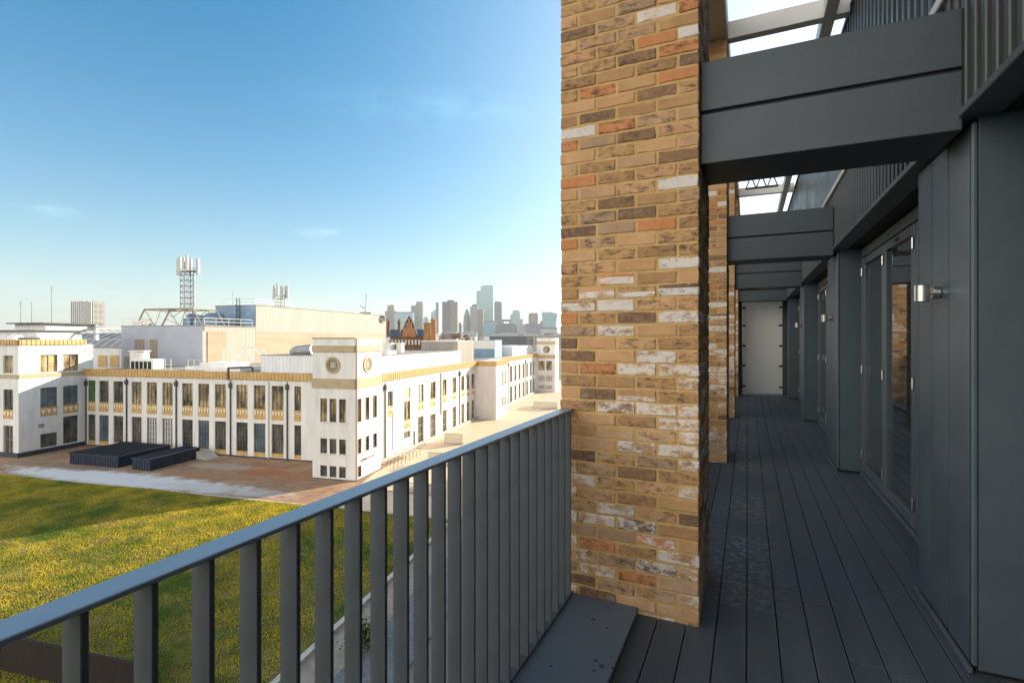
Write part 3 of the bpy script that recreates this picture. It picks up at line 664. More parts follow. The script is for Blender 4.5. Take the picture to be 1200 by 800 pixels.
# twin wall spotlights --------------------------------------------------
ll = ['brushed steel spot lamp on the nearest clad pier', 'brushed steel spot lamp on the second clad pier', 'small steel spot lamp on the third clad pier']
wlp = thing('wall_lamp', ll[0], 'lamp', (.963, 3.56, 1.835), 0, 'steel spot lamps on the piers'); o_ = (.963, 3.56, 1.835)
mb = MB(o_); mb.bar((.9625, 3.56, 1.835), (.925, 3.56, 1.835), .034, n=24); mb.build('wall_mount', M['steel'], wlp, bevel=.004)
mb = MB(o_); mb.bar((.9245, 3.56, 1.835), (.9155, 3.56, 1.835), .012, n=14); mb.build('arm', M['steel'], wlp)
mb = MB(o_); mb.bar((.880, 3.56, 1.784), (.880, 3.56, 1.880), .0355, n=28); mb.build('lamp_head', M['steel'], wlp, bevel=.004)
for k in range(1, 3):
    c = copy_tree(wlp, label=ll[k]); c.location = (.963, 3.56+P*k, 1.835)

# end screen -----------------------------------------------------------
es = thing('end_screen', 'pale frosted privacy screen panel with black clamps closing the far end of the balcony', 'screen', (.35, 15.9, 0)); o_ = (.35, 15.9, 0)
mb = MB(o_); mb.box(-.153, .85, 15.9, 15.915, .03, 2.63); mb.build('frosted_panel', M['frosted'], es)
for x0, x1 in ((-.25, -.155), (.852, .96)):
    mb = MB(o_); mb.box(x0, x1, 15.87, 15.96, 0, 2.70); mb.build('post', M['dark_metal'], es, bevel=.004)
mb = MB(o_); mb.box(-.154, .851, 15.88, 15.95, 2.66, 2.72); mb.build('head_rail', M['dark_metal'], es)
for x in (-.155, .765):
    for z in (.22, .80, 1.36, 1.92, 2.42):
        mb = MB(o_); mb.box(x, x+.085, 15.862, 15.898, z-.024, z+.024); mb.build('clamp', M['black_plastic'], es, bevel=.004)

# railings --------------------------------------------------------------
def railing(y0, y1, label, first_fin):
    o_ = (-.99, y0, 0); t = thing('balcony_railing', label, 'railing', o_, 0, 'grey balcony railings')
    mb = MB(o_); mb.box(-1.026, -.957, y0, y1, 1.149, 1.160); mb.build('handrail', M['handrail_metal'], t, bevel=.002)
    mb = MB(o_); mb.box(-1.02, -.963, y0, y1, .043, .053); mb.build('bottom_rail', M['rail_metal'], t)
    y = first_fin; base = None
    while y < y1-.02:
        if base is None:
            mb = MB((-.99, y, 0)); mb.box(-1.016, -.961, y-.012, y, .0535, 1.1485); base = mb.build('baluster', M['rail_metal'], t, bevel=.0012); base.location = (0, y-y0, 0)
        else:
            c = base.copy(); COL.objects.link(c); c.parent = t; c.location = (0, y-y0, 0)
        y += .107
    return t
railing(-1.4, 2.972, 'grey metal railing with flat upright bars in front of the near brick pillar', .462-.107*17)
for k, nm in enumerate(('first and second', 'second and third', 'third and fourth')):
    a = 2.98+P*k+.81; railing(a, 2.98+P*(k+1)-.008, 'grey metal railing between the %s brick pillars, hidden behind them' % nm, a+.06)
    ledge(a-.005, 2.98+P*(k+1)-.005, 'metal ledge flashing between the %s brick pillars' % nm)

# ================================================================== WHITE FACTORY OPPOSITE
def V(*a): return Vector(a)
FRONT = lambda x0, y, z=0: (V(x0, y, z), V(1, 0, 0), V(0, -1, 0))       # faces -y, u to the right
SIDE = lambda x, y0, z=0: (V(x, y0, z), V(0, 1, 0), V(1, 0, 0))         # faces +x, u away
def window(parent, F, h, o_, depth=.24, cols=3, rows=3, gl='glass_dark', frame='win_frame', bar=.05, transom=None):
    u0, u1, v0, v1 = h; d = -depth
    mb = MB(o_); b = bar
    mb.fbox(F, u0+.001, u0+b, v0+.001, v1-.001, d, d+.07); mb.fbox(F, u1-b, u1-.001, v0+.001, v1-.001, d, d+.07)
    mb.fbox(F, u0+b+.0005, u1-b-.0005, v0+.001, v0+b, d, d+.069); mb.fbox(F, u0+b+.0005, u1-b-.0005, v1-b, v1-.001, d, d+.069)
    for i in range(1, cols):
        u = u0+(u1-u0)*i/cols; mb.fbox(F, u-b*.45, u+b*.45, v0+b+.0005, v1-b-.0005, d, d+.06)
    for j in range(1, rows):
        v = v0+(v1-v0)*j/rows; t = b*.4 if transom != j else b*1.3
        mb.fbox(F, u0+b+.0007, u1-b-.0007, v-t, v+t, d+.003, d+.055)
    w = mb.build('window', M[frame], parent)
    mb = MB(o_); mb.fbox(F, u0+.01, u1-.01, v0+.01, v1-.01, d-.02, d-.008); mb.build('pane', M[gl], w)
    return w
def spandrel(parent, F, u0, u1, v0, v1, o_, teeth=4):
    mb = MB(o_); mb.fbox(F, u0+.002, u1-.002, v0+.002, v1-.002, -.26, -.06)
    mb.fbox(F, u0+.002, u1-.002, v1-.22, v1-.003, -.0595, .03)
    mb.fbox(F, u0+.002, u1-.002, v0+.003, v0+.12, -.0595, .0)
    w = (u1-u0)/teeth
    for i in range(teeth):
        a = u0+w*i+.06; mb.extr(F, [(a, v1-.26), (a+w-.12, v1-.26), (a+w*.5-.06, v1-.95 if v1-v0 > 1.2 else v1-.75)], -.059, .02, 1)
    return mb.build('spandrel', [M['gold'], M['gold_cream']], parent)
def cornice(parent, F, u0, u1, z0, z1, o_, m='gold', proud=.28, ribs=True, name='cornice'):
    mb = MB(o_); mb.fbox(F, u0, u1, z0, z1, .001, proud)
    if ribs:
        n = int((u1-u0)/.55)
        for i in range(n): 
            a = u0+(u1-u0)*(i+.5)/n; mb.fbox(F, a-.06, a+.06, z0+.02, z1-.02, proud+.001, proud+.05)
    return mb.build(name, M[m], parent)
def pipe(parent, F, u, z0, z1, o_, m='pipe', hopper=True):
    mb = MB(o_); o, uu, n = F; p = o+uu*u+n*.12
    mb.bar(p+Z_*z0, p+Z_*z1, .09, n=8)
    if hopper: mb.fbox(F, u-.2, u+.2, z1-.7, z1-.05, .002, .3); mb.bar(p+Z_*(z1-.05), p+Z_*(z1+.35), .1, n=8, r2=.03)
    return mb.build('downpipe', M[m], parent)

# --- long front wing
o_ = (-30, 6.4, 0)
fw = sthing('factory_wing', 'long white factory wing with two rows of tall windows behind the brown courtyard', 'building', o_)
F = FRONT(-49.45, 6.4); X0 = -49.45
cent = [-48.6, -45.93, -43.15, -39.68, -36.85, -34.02, -30.51, -27.69, -24.86, -21.3, -18.47, -15.62]
wins = [(c-.93-X0, c+.93-X0) for c in cent]; wins[0] = (.35, 1.85); wins.append((-13.05-X0, -12.0-X0)); wins.append((-9.5-X0, -7.6-X0))
holes = [(a, b, 5.1, 9.65) for a, b in wins] + [(a, b, .2, 4.6) for a, b in wins]
mb = MB(o_); mb.facade(F, 47.0, 0, 11.35, holes, .3)
mb.box(-49.45, -2.5, 6.9, 34, 0, 11.15)
mb.raw([(-49.45, 6.4, 11.35), (-2.45, 6.4, 11.35), (-2.45, 7.0, 11.35), (-49.45, 7.0, 11.35)], [(0, 1, 2, 3)])
mb.raw([(-49.45, 7.0, 11.35), (-2.45, 7.0, 11.35), (-2.45, 7.0, 11.1), (-49.45, 7.0, 11.1)], [(0, 1, 2, 3)])
mb.build('wall', M['white_wall'], fw)
for i, (a, b) in enumerate(wins):
    g_ = ['glass_green', 'glass_dark', 'glass_dark', 'glass_gold_reflect', 'glass_gold_reflect', 'glass_gold_reflect', 'glass_gold_reflect', 'glass_gold_reflect', 'glass_gold_reflect', 'glass_gold_reflect', 'glass_gold_reflect', 'glass_gold_reflect', 'glass_gold_reflect', 'glass_gold_reflect'][i]
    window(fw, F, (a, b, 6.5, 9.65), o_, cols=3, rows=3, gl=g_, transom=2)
    spandrel(fw, F, a, b, 5.1, 6.5, o_)
    window(fw, F, (a, b, .72, 4.6), o_, cols=4, rows=5, gl='blind' if i in (4, 5) else ('glass_blue' if i in (1, 7, 10) else 'glass_dark'))
    mb = MB(o_); mb.fbox(F, a+.002, b-.002, .2, .715, -.26, -.02); mb.build('sill', M['gold'], fw)
cornice(fw, F, 0, 39.35, 10.42, 11.4, o_)
mb = MB(o_); mb.fbox(F, 0, 44, 9.95, 10.2, .001, .06); mb.build('moulding', M['white_wall'], fw)
mb = MB(o_); mb.fbox(F, 0, 44, -.02, .16, .002, .09); mb.build('plinth', M['plinth'], fw)
for u in (-41.45, -32.38, -23.1, -14.05): pipe(fw, F, u-X0, 0, 9.9, o_)
pipe(fw, F, .12, 0, 9.6, o_)
pipe(fw, F, -18.0-X0+1.0, 0.1, 10.2, o_, 'pale_paint', False)
mb = MB(o_); mb.box(-49.4, -2.6, 7.05, 34, 11.151, 11.2); mb.build('roof', M['roof_felt'], fw)

# --- stepped left end block
o_ = (-62, 4, 0)
eb = sthing('end_block', 'taller three-storey white end block with bright gold cornice at the left edge', 'building', o_)
FS = SIDE(-49.5, -2); FF = FRONT(-78, -2)
sh_ = [(2.52, 4.65, 11.2, 13.6), (5.36, 7.4, 11.2, 13.6), (2.52, 4.65, 5.07, 9.05), (5.36, 7.4, 5.07, 9.05), (2.52, 4.65, .75, 2.65), (5.36, 7.4, .75, 4.65)]
fh = []
for a in (-52.4, -56.2, -60, -63.8): 
    u = a+78; fh += [(u, u+1.85, 11.2, 13.6), (u, u+1.85, 5.07, 9.05), (u, u+1.85, .3, 4.2)]
mb = MB(o_); mb.facade(FS, 8.38, 0, 15.0, sh_, .3); mb.facade(FF, 28.5, 0, 15.0, fh, .3)
mb.box(-77.5, -50.0, -1.5, 6.37, 0, 14.9); mb.box(-70, -49.46, 6.372, 7.4, 0, 15.0)
mb.build('wall', M['white_wall'], eb)
for h in sh_:
    if h[3]-h[2] > 3.9:
        if h[3] > 8:
            window(eb, FS, (h[0], h[1], 6.3, h[3]), o_, cols=2, rows=2, gl='glass_blue'); spandrel(eb, FS, h[0], h[1], h[2], 6.3, o_, 3)
        else:
            window(eb, FS, (h[0], h[1], .75, h[3]), o_, cols=2, rows=2, gl='glass_dark')
    else: window(eb, FS, h, o_, cols=2, rows=2, gl='glass_gold_reflect' if h[2] > 10 else 'glass_dark', frame='win_frame')
for h in fh:
    if 4 < h[2] < 6:
        window(eb, FF, (h[0], h[1], 6.3, h[3]), o_, cols=2, rows=2, gl='glass_dark'); spandrel(eb, FF, h[0], h[1], h[2], 6.3, o_, 3)
    else: window(eb, FF, h, o_, cols=2, rows=2, gl='glass_gold_reflect' if h[2] > 10 else 'glass_dark', frame='win_frame_light')
for F2, W in ((FS, 8.38), (FF, 28.5)):
    cornice(eb, F2, 0, W, 15.001, 15.72, o_, proud=.22); cornice(eb, F2, 0, W, 10.5, 11.05, o_, 'band', .06, False, 'string_band')
    mb = MB(o_); mb.fbox(F2, 0, W, -.02, .62, .002, .10); mb.build('plinth', M['plinth'], eb)
mb = MB(o_); mb.fbox(FS, 2.3, 2.9, 3.6, 4.1, .002, .10); mb.build('wall_vent', M['galv'], eb)
mb = MB(o_); mb.box(-78, -49.5, -2, 6.37, 15.001, 15.6); mb.build('parapet_roof', M['roof_felt'], eb)
# roof pavilion with two dark overhanging roof slabs
o2 = (-58, 6, 15.6)
pv = sthing('roof_pavilion', 'white rooftop pavilion with two dark flat overhanging roofs above the gold cornice', 'pavilion', o2)
mb = MB(o2); mb.box(-62, -54.1, 3.0, 9.0, 15.6, 16.95); mb.box(-61, -54.6, 4.4, 11.5, 17.1, 18.05); mb.build('wall', M['white_wall'], pv)
mb = MB(o2); mb.box(-62.6, -53.6, 2.5, 9.4, 16.951, 17.1); mb.box(-61.8, -53.9, 3.7, 12, 18.051, 18.22); mb.build('roof_slab', M['pipe'], pv)
mb = MB(o2); mb.box(-54.4, -53.95, 11.0, 11.5, 15.6, 18.05); mb.build('column', M['white_wall'], pv)
mb = MB(o2); mb.raw([(-56.5, .2, 15.61), (-54.5, .2, 15.61), (-54.5, 2.3, 15.61), (-56.5, 2.3, 15.61), (-56, 1.2, 16.6), (-55, 1.2, 16.6)], [(0, 1, 5, 4), (1, 2, 5), (2, 3, 4, 5), (3, 0, 4)])
mb.build('skylight', M['roof_white'], pv)
for i, (x, y, h, lab) in enumerate(((-60.8, 5, 3.4, 'thin aerial pole at the far left of the pavilion roof'), (-59.3, 5.5, 3.2, 'thin aerial rod, second from the left on the pavilion roof'), (-55.9, 6, 5.6, 'tallest thin aerial mast on the pavilion roof'))):
    b0 = 18.22; mb = MB((x, y, b0)); mb.bar((x, y, b0), (x, y, b0+h), .035, r2=.02)
    for q in range(3 if i != 1 else 1): mb.bar((x-.3, y, b0+h-.15-.3*q), (x+.3, y, b0+h-.15-.3*q), .018)
    solo('aerial', mb, M['pipe'], lab, 'aerial', 'aerials on the pavilion roof', frame='site')
# far spire glimpsed over the pavilion
sp = sthing('pointed_spire', 'small dark pointed spire with pale battlements far behind the pavilion roof', 'spire', (-120, 90, 0))
mb = MB((-120, 90, 0)); mb.prism([(-121.5, 89), (-118.5, 89), (-118.5, 92), (-121.5, 92)], 0, 19); mb.prism([(-121, 89.5), (-119.4, 89.5), (-119.4, 91), (-121, 91)], 19.001, 26.5, top=[(-120.25, 90.2), (-120.15, 90.2), (-120.15, 90.3), (-120.25, 90.3)]); mb.build('tower', M['slate'], sp)
mb = MB((-120, 90, 0))
for k in range(8): mb.box(-122+1.5*k, -121.2+1.5*k, 88.5, 89.3, 17.2, 19.6)
mb.box(-122, -109.7, 88.6, 89.3, 14, 17.2); mb.build('battlement', M['low_white'], sp)
# rooftop cable ducts on the block
mb = MB((-53.5, 1.5, 15.601)); 
for k in range(6): mb.bar((-56+.7*k, 1.0+.1*k, 15.85), (-55.6+.7*k, 1.6+.1*k, 15.85), .22, n=10)
mb.box(-56.2, -51.8, 1.1, 1.7, 15.601, 15.7)
solo('roof_duct', mb, M['galv'], 'coiled grey roof duct lying just behind the bright gold cornice', 'duct', frame='site')

# --- barrel glazed shed behind
o_ = (-90, 35, 0)
bs = sthing('glazed_shed', 'curved ribbed glass roofed shed with white end wall behind the end block', 'building', o_)
mb = MB(o_)
mb.box(-82, -60, 24, 60, 0, 14.05); mb.build('wall', M['white_wall'], bs)
prof = [(24.0-.2, 14.06), (25.5, 15.6), (28, 16.9), (31.5, 17.7), (36, 18.1), (60, 18.1), (60, 14.06)]
mb = MB(o_); n = len(prof)
vs = [(-100, y, z) for y, z in prof] + [(-60, y, z) for y, z in prof]
mb.raw(vs, [(i, (i+1) % n, n+(i+1) % n, n+i) for i in range(n)] + [tuple(range(n-1, -1, -1)), tuple(range(n, 2*n))])
rf = mb.build('roof', M['glazed_roof'], bs)
mb = MB(o_)
for k in range(18):
    x = -99+2.2*k
    for (y0, z0), (y1, z1) in zip(prof[:4], prof[1:5]): mb.bar((x+(y0-24)*.35, y0, z0+.05), (x+(y1-24)*.35, y1, z1+.05), .10, n=5)
for y, z in prof[1:4]: mb.bar((-100, y, z+.04), (-60, y, z+.04), .05, n=5)
mb.build('glazing_bar', M['pale_paint'], rf)
FB = FRONT(-82, 24)
for i, x in enumerate((3.4, 10.6, 13.6)):
    mb = MB(o_); mb.fbox(FB, x, x+2.2, 10.4, 12.6, .002, .12); mb.build('window', M[['glass_blue', 'gold', 'gold'][i]], bs)
mb = MB(o_); mb.fbox(FB, 0, 7.8, 9.8, 13.9, .13, .2); mb.build('shaded_panel', M['shed_grey'], bs)

# the plant yard behind the wing has its own origin and unit (1.11 m)
YU = 1.11
def yard(x, y, z=0.0): return site(x*YU-3.5, y*YU+5.55, z*YU-1.76)
def ything(name, label, cat, o, group=None):
    t = thing(name, label, cat, yard(*o), SRZ, group); t.scale = (YU,)*3; return t
# --- grey plant shed and taller ribbed shed (one L-shaped pair)
o_ = (-41, 16, 0)
ps = ything('plant_shed', 'flat grey metal plant shed with louvres rising behind the gold cornice of the long wing', 'building', o_)
mb = MB(o_); mb.box(-49.9, -33.5, 12, 22.4, 11.2, 17.75); mb.build('wall', M['shed_grey'], ps)
mb = MB(o_); mb.box(-33.499, -33.44, 12.02, 22.38, 11.2, 17.70)
for k in range(13): mb.box(-33.439, -33.425, 12.1+.8*k, 12.2+.8*k, 11.2, 17.65)
mb.build('side_cladding', M['shed_beige'], ps)
mb = MB(o_); mb.box(-33.399, -33.34, 12.5, 16.0, 12.2, 16.9); mb.build('panel', M['terracotta_clad'], ps)
mb = MB(o_); mb.box(-49.95, -33.3, 11.95, 22.45, 17.751, 17.9); mb.build('roof', M['roof_felt'], ps)
for x0, x1, z0, z1 in ((-47.15, -45.1, 13.9, 15.7), (-43.95, -42.5, 12.8, 15.7), (-49.3, -47.9, 11.3, 13.0)):
    mb = MB(o_)
    for k in range(int((x1-x0)/.28)): mb.box(x0+.28*k, x0+.28*k+.15, 11.9, 11.98, z0, z1)
    mb.box(x0-.05, x1+.05, 11.985, 11.999, z0-.05, z1+.05); mb.build('louvre', M['louvre'], ps)
mb = MB(o_); mb.bar((-33.55, 11.9, 11.3), (-33.55, 11.9, 17.0), .12); mb.build('downpipe', M['pale_paint'], ps)

o_ = (-38, 40, 0)
ts = ything('ribbed_shed', 'large beige ribbed metal shed with terracotta lower band behind the corner tower', 'building', o_)
mb = MB(o_); mb.box(-42, -33.55, 22.5, 66.8, 11, 21.5); mb.build('wall', M['blue_clad'], ts)
mb = MB(o_); mb.box(-33.549, -33.5, 22.5, 66.8, 16.95, 21.48)
for k in range(55): mb.box(-33.499, -33.485, 22.55+.8*k, 22.65+.8*k, 16.97, 21.46)
mb.build('upper_cladding', M['shed_beige'], ts)
mb = MB(o_); mb.box(-33.549, -33.49, 22.5, 66.8, 11, 16.94); mb.build('lower_cladding', M['terracotta_clad'], ts)
mb = MB(o_); mb.box(-42.05, -33.42, 22.45, 66.85, 21.501, 21.62); mb.build('roof', M['roof_felt'], ts)
mb = MB(o_)
for x in (-41.8, -39.2, -36.6, -34): mb.bar((x, 22.9, 21.6), (x, 22.9, 22.7), .03)
for z in (22.15, 22.7): mb.bar((-41.8, 22.9, z), (-34, 22.9, z), .03); mb.bar((-34, 22.9, z), (-34, 33, z), .03)
for y in (26, 29.5, 33): mb.bar((-34, y, 21.6), (-34, y, 22.7), .03)
mb.build('roof_rail', M['pale_paint'], ts)
mb = MB(o_)
for x in (-37.4, -36.7): mb.bar((x, 22.35, 17.9), (x, 22.35, 22.9), .05)
for k in range(14): mb.bar((-37.4, 22.35, 18.1+.35*k), (-36.7, 22.35, 18.1+.35*k), .03)
for k in range(4): 
    for s_ in (0, 1): mb.bar((-37.45+.8*s_, 22.35, 20+.8*k), (-37.1+.1*s_, 21.7, 20+.8*k), .03)
mb.build('cage_ladder', M['pipe'], ts)
mb = MB(o_); mb.bar((-39.3, 23.5, 21.6), (-39.3, 23.5, 24.2), .04); mb.build('aerial', M['galv'], ts)

# lattice phone mast on trapezoid frame
o_ = (-41.2, 16, 17.9)
lm = ything('lattice_mast', 'tall grey lattice phone mast carrying white panel antennas on the plant shed roof', 'mast', o_)
L0, S = (-42.8, 15.2), 3.0
c4 = [(-42.45, 16.0), (-41.3, 16.9), (-40.0, 16.3), (-41.1, 15.6)]
mb = MB(o_)
for p in c4: mb.bar((*p, 20.6), (*p, 26.8), .10)
for k in range(7):
    z = 20.6+.95*k
    for i in range(4):
        p, q = c4[i], c4[(i+1) % 4]; mb.bar((*p, z), (*q, z), .045, n=5)
        if k < 6: mb.bar((*p, z), (*q, z+.95), .028, n=5); mb.bar((*q, z), (*p, z+.95), .028, n=5)
mb.build('lattice', M['galv'], lm)
mb = MB(o_); mb.box(-42.85, -39.4, 15.5, 17.0, 26.75, 26.87); mb.build('platform', M['galv'], lm)
for i, (x, y, z, h) in enumerate(((-42.95, 15.95, 26.2, 2.7), (-42.05, 15.5, 26.3, 2.8), (-41.1, 15.3, 27.0, 1.9), (-40.45, 15.35, 26.7, 2.6), (-39.15, 16.1, 26.2, 2.6), (-41.7, 17.2, 26.5, 2.6), (-39.8, 16.9, 26.6, 2.3))):
    mb = MB(o_); mb.box(x-.24, x+.24, y-.1, y+.1, z, z+h); mb.bar((x, y+.18, z), (x, y+.18, z+h-.1), .06); mb.bar((x, y+.15, 27.3), (-41.2, 16.3, 27.3), .05); mb.build('antenna_panel', M['antenna_grey'], lm, bevel=.05)
mb = MB(o_)
for y in (13.2, 17.6):
    pts = [(-48.3, 17.9), (-46.6, 20.5), (-37.0, 20.5), (-35.2, 17.9)]
    for a, b in zip(pts, pts[1:]): mb.bar((a[0], y, a[1]), (b[0], y, b[1]), .13, n=6)
    for a, b in (((-46.6, 20.5), (-44.5, 17.9)), ((-44.5, 17.9), (-43.2, 20.5)), ((-47.4, 19.2), (-44.9, 18.3)), ((-43.2, 20.5), (-40.8, 19.2)), ((-40.8, 19.2), (-38.6, 20.5)), ((-38.5, 20.4), (-37.8, 17.9))): mb.bar((a[0], y, a[1]), (b[0], y, b[1]), .055, n=5)
for x in (-46.6, -43, -40, -37): mb.bar((x, 13.2, 20.5), (x, 17.6, 20.5), .12)
mb.build('support_frame', M['tan_steel'], lm)
# blue tanks & rails on the plant shed
for i, (x, w, h) in enumerate(((-43.5, 1.7, 1.9), (-41.4, 1.3, 1.6), (-38.9, 2.6, 2.0))):
    mb = MB((x, 19.3, 17.9)); mb.bar((x, 19.3, 17.9), (x, 19.3, 17.9+h), w*.55, n=14); mb.bar((x, 19.3, 17.9+h), (x, 19.3, 18.15+h), w*.56, n=14, r2=w*.3); mb.box(x-w*.5, x+w*.5, 18.0, 18.3, 17.9, 17.9+h*.7)
    solo('cooling_unit', mb, M['blue_clad'], 'blue rooftop cooling unit under the mast frame, %s' % ['leftmost of the three', 'middle and smallest of the three', 'rightmost and widest of the three'][i], 'cooling unit', 'blue units on the plant shed', frame='yard')
mb = MB((-49, 12.3, 17.9))
for x in (-50, -48, -45.5, -43, -40.5, -38, -35.5, -33.8): mb.bar((x, 12.3, 17.9), (x, 12.3, 19.0), .035)
for z in (18.45, 19.0): mb.bar((-50, 12.3, z), (-33.8, 12.3, z), .03); mb.bar((-33.8, 12.3, z), (-33.8, 22, z), .03)
for y in (14.5, 17, 19.5, 22): mb.bar((-33.8, y, 17.9), (-33.8, y, 19.0), .035)
mb.box(-48.3, -46.4, 12.6, 13.4, 17.9, 18.7); mb.box(-45.9, -45.2, 12.6, 13.4, 17.9, 18.9)
solo('roof_railing', mb, M['pale_paint'], 'thin pale safety railing round the edge of the plant shed roof', 'railing', frame='yard')
# white duct stack and container unit in front of the plant shed
o_ = (-44.8, 11, 11.2)
ds = sthing('duct_stack', 'white boxed duct stack standing against the grey plant shed', 'duct', o_)
for k in range(3):
    mb = MB(o_); mb.box(-46.4+.95*k, -45.5+.95*k, 10.6, 11.6, 11.2, 13.85-.05*k); mb.build('duct', M['roof_white'], ds, bevel=.05)
mb = MB(o_); mb.box(-46.6, -43.4, 10.5, 11.7, 13.86, 14.0); mb.build('cap', M['roof_white'], ds)
o_ = (-42, 9.8, 11.2)
cu = sthing('roof_cabin', 'low white rooftop cabin with a row of dark openings behind the gold cornice', 'cabin', o_)
mb = MB(o_); mb.box(-44.8, -40.3, 9.4, 11.2, 11.2, 12.75); mb.build('body', M['roof_white'], cu, bevel=.08)
for k in range(5):
    mb = MB(o_); mb.box(-44.5+.82*k, -43.9+.82*k, 9.36, 9.398, 11.3, 12.4); mb.build('opening', M['black'], cu)
# white roof clutter right of the plant shed
o_ = (-30, 10.5, 11.2)
rc = sthing('roof_platform', 'white stepped rooftop platform with ducts and a gantry in front of the beige shed', 'platform', o_)
mb = MB(o_); mb.box(-34.5, -24.5, 9.6, 13.5, 11.2, 11.75); mb.box(-32.8, -27.5, 10.5, 14.5, 11.751, 12.25); mb.box(-29.5, -23.3, 8.2, 9.5, 11.2, 11.9); mb.build('deck', M['roof_white'], rc, bevel=.05)
mb = MB(o_)
for a, b in (((-29, 13, 12.2), (-27.5, 13, 14.5)), ((-27.5, 13, 14.5), (-25.2, 13, 14.5)), ((-25.2, 13, 14.5), (-23.5, 13, 12.4)), ((-27.0, 13, 14.4), (-25.2, 13, 12.6)), ((-29.9, 12, 12.2), (-29.9, 12, 14.4)), ((-29.9, 12, 14.4), (-28.8, 12, 14.5)), ((-23.2, 12.4, 14.2), (-21.6, 12.4, 12.2))): mb.bar(a, b, .10, n=6)
mb.build('gantry', M['pale_paint'], rc)
mb = MB(o_)
for k in range(9): mb.bar((-34+1.1*k, 9.7, 11.75), (-34+1.1*k, 9.7, 12.75), .03)
mb.bar((-34, 9.7, 12.75), (-25.2, 9.7, 12.75), .03); mb.bar((-37.5, 9.0, 11.2), (-37.5, 9.0, 12.9), .04); mb.bar((-36.4, 9.0, 11.2), (-36.4, 9.0, 12.9), .04); mb.bar((-37.5, 9, 12.0), (-36.4, 9, 12.0), .04)
mb.build('rail', M['pale_paint'], rc)
mb = MB((-22, 7.4, 11.2)); mb.bar((-23.2, 6.05, 10.3), (-23.2, 6.05, 11.9), .14); mb.bar((-23.2, 6.05, 11.9), (-20.4, 7.3, 12.0), .12); mb.bar((-20.4, 7.3, 12.0), (-20.4, 7.3, 11.2), .12)
solo('pipe_bend', mb, M['pipe'], 'dark bent pipe climbing over the gold cornice beside the corner tower', 'pipe', frame='site')

# --- roof monitor (set-back pale screen walls round the corner)
o_ = (-12, 20, 11.2)
rm = sthing('roof_screen', 'pale set-back roof storey wrapping behind the corner tower above the gold cornices', 'roof storey', o_)
mb = MB(o_); mb.box(-20.6, -2.5, 9.0, 39.2, 11.2, 13.55)
for k in range(30): mb.box(-20.5+.6*k, -20.46+.6*k, 8.975, 8.999, 11.2, 13.53)
for k in range(50): mb.box(-2.499, -2.475, 9.1+.6*k, 9.14+.6*k, 11.2, 13.53)
mb.build('wall', M['stain_wall'], rm)
mb = MB(o_); mb.box(-20.7, -2.42, 8.93, 39.27, 13.551, 13.62); mb.build('roof', M['roof_felt'], rm)
mb = MB((-14.6, 11, 13.62)); mb.bar((-16.3, 11, 14.1), (-13.6, 11, 14.35), .75, n=12); mb.bar((-17.1, 11, 13.9), (-16.3, 11, 14.1), .5, n=12, r2=.75)
solo('roof_vent', mb, M['galv'], 'rounded grey metal roof vent just left of the corner tower', 'vent', frame='site')
o_ = (-7, 44, 11.2)
bu = sthing('plant_room', 'beige ribbed box-shaped roof plant room above the street wing', 'plant room', o_)
mb = MB(o_); mb.box(-10.9, -3.5, 40, 49, 11.2, 15.25); 
for k in range(12): mb.box(-10.8+.62*k, -10.5+.62*k, 39.95, 39.999, 11.2, 15.2)
for k in range(14): mb.box(-3.499, -3.45, 40.1+.62*k, 40.4+.62*k, 11.2, 15.2)
mb.build('wall', M['shed_beige'], bu); mb = MB(o_); mb.box(-11, -3.4, 39.9, 49.1, 15.251, 15.4); mb.build('roof', M['pale_paint'], bu)
# odds and ends on the monitor roof
for i, (x0, x1, y0, y1, h, m, lab) in enumerate(((-5.5, -3.2, 13, 15.5, .5, 'roof_white', 'white upstand box on the roof just right of the corner tower'), (-9, -7.6, 22, 23.2, 1.5, 'roof_white', 'left one of two white roof hatches behind the corner tower'), (-7.2, -6.3, 23, 24, 1.5, 'roof_white', 'right one of two white roof hatches behind the corner tower'), (-12.8, -10.4, 26, 28, 1.1, 'louvre', 'brown louvred roof unit in front of the orange chimneys'))):
    mb = MB(((x0+x1)/2, (y0+y1)/2, 13.621)); mb.box(x0, x1, y0, y1, 13.621, 13.62+h); mb.box(x0-.05, x1+.05, y0-.05, y1+.05, 13.6215+h, 13.68+h)
    solo('roof_hatch', mb, M[m], lab, 'roof hatch', frame='site', bevel=.02)

# --- corner tower
o_ = (-2.76, 2.88, 0)
ct = sthing('corner_tower', 'near white corner tower with round windows and two tan bands', 'tower', o_)
F1, F2 = FRONT(-5.53, 0), SIDE(0, 0)
r_ = [(6.46, 9.09), (2.88, 4.57), (.24, 1.49)]
h1 = [(a+5.53, b+5.53, z0, z1) for z0, z1 in r_ for a, b in ((-4.5, -3.63), (-3.29, -2.41), (-2.06, -1.2))]
h2 = [(a, b, z0, z1) for z0, z1 in r_ for a, b in ((.5, 1.3), (2.09, 3.0), (3.78, 4.7))]; h2 = h2[:6] + [h2[6]]
mb = MB(o_); mb.facade(F1, 5.53, -.4, 15.9, h1, .22); mb.facade(F2, 5.76, -.4, 15.9, h2, .22)
mb.box(-5.53, -.25, .25, 5.76, -.4, 15.85); mb.raw([(-5.53, 0, -.4), (-5.53, 0, 15.9), (-5.53, .3, 15.9), (-5.53, .3, -.4)], [(0, 1, 2, 3)])
mb.raw([(0, 5.76, -.4), (-.3, 5.76, -.4), (-.3, 5.76, 15.9), (0, 5.76, 15.9)], [(0, 1, 2, 3)])
mb.build('wall', M['white_wall'], ct)
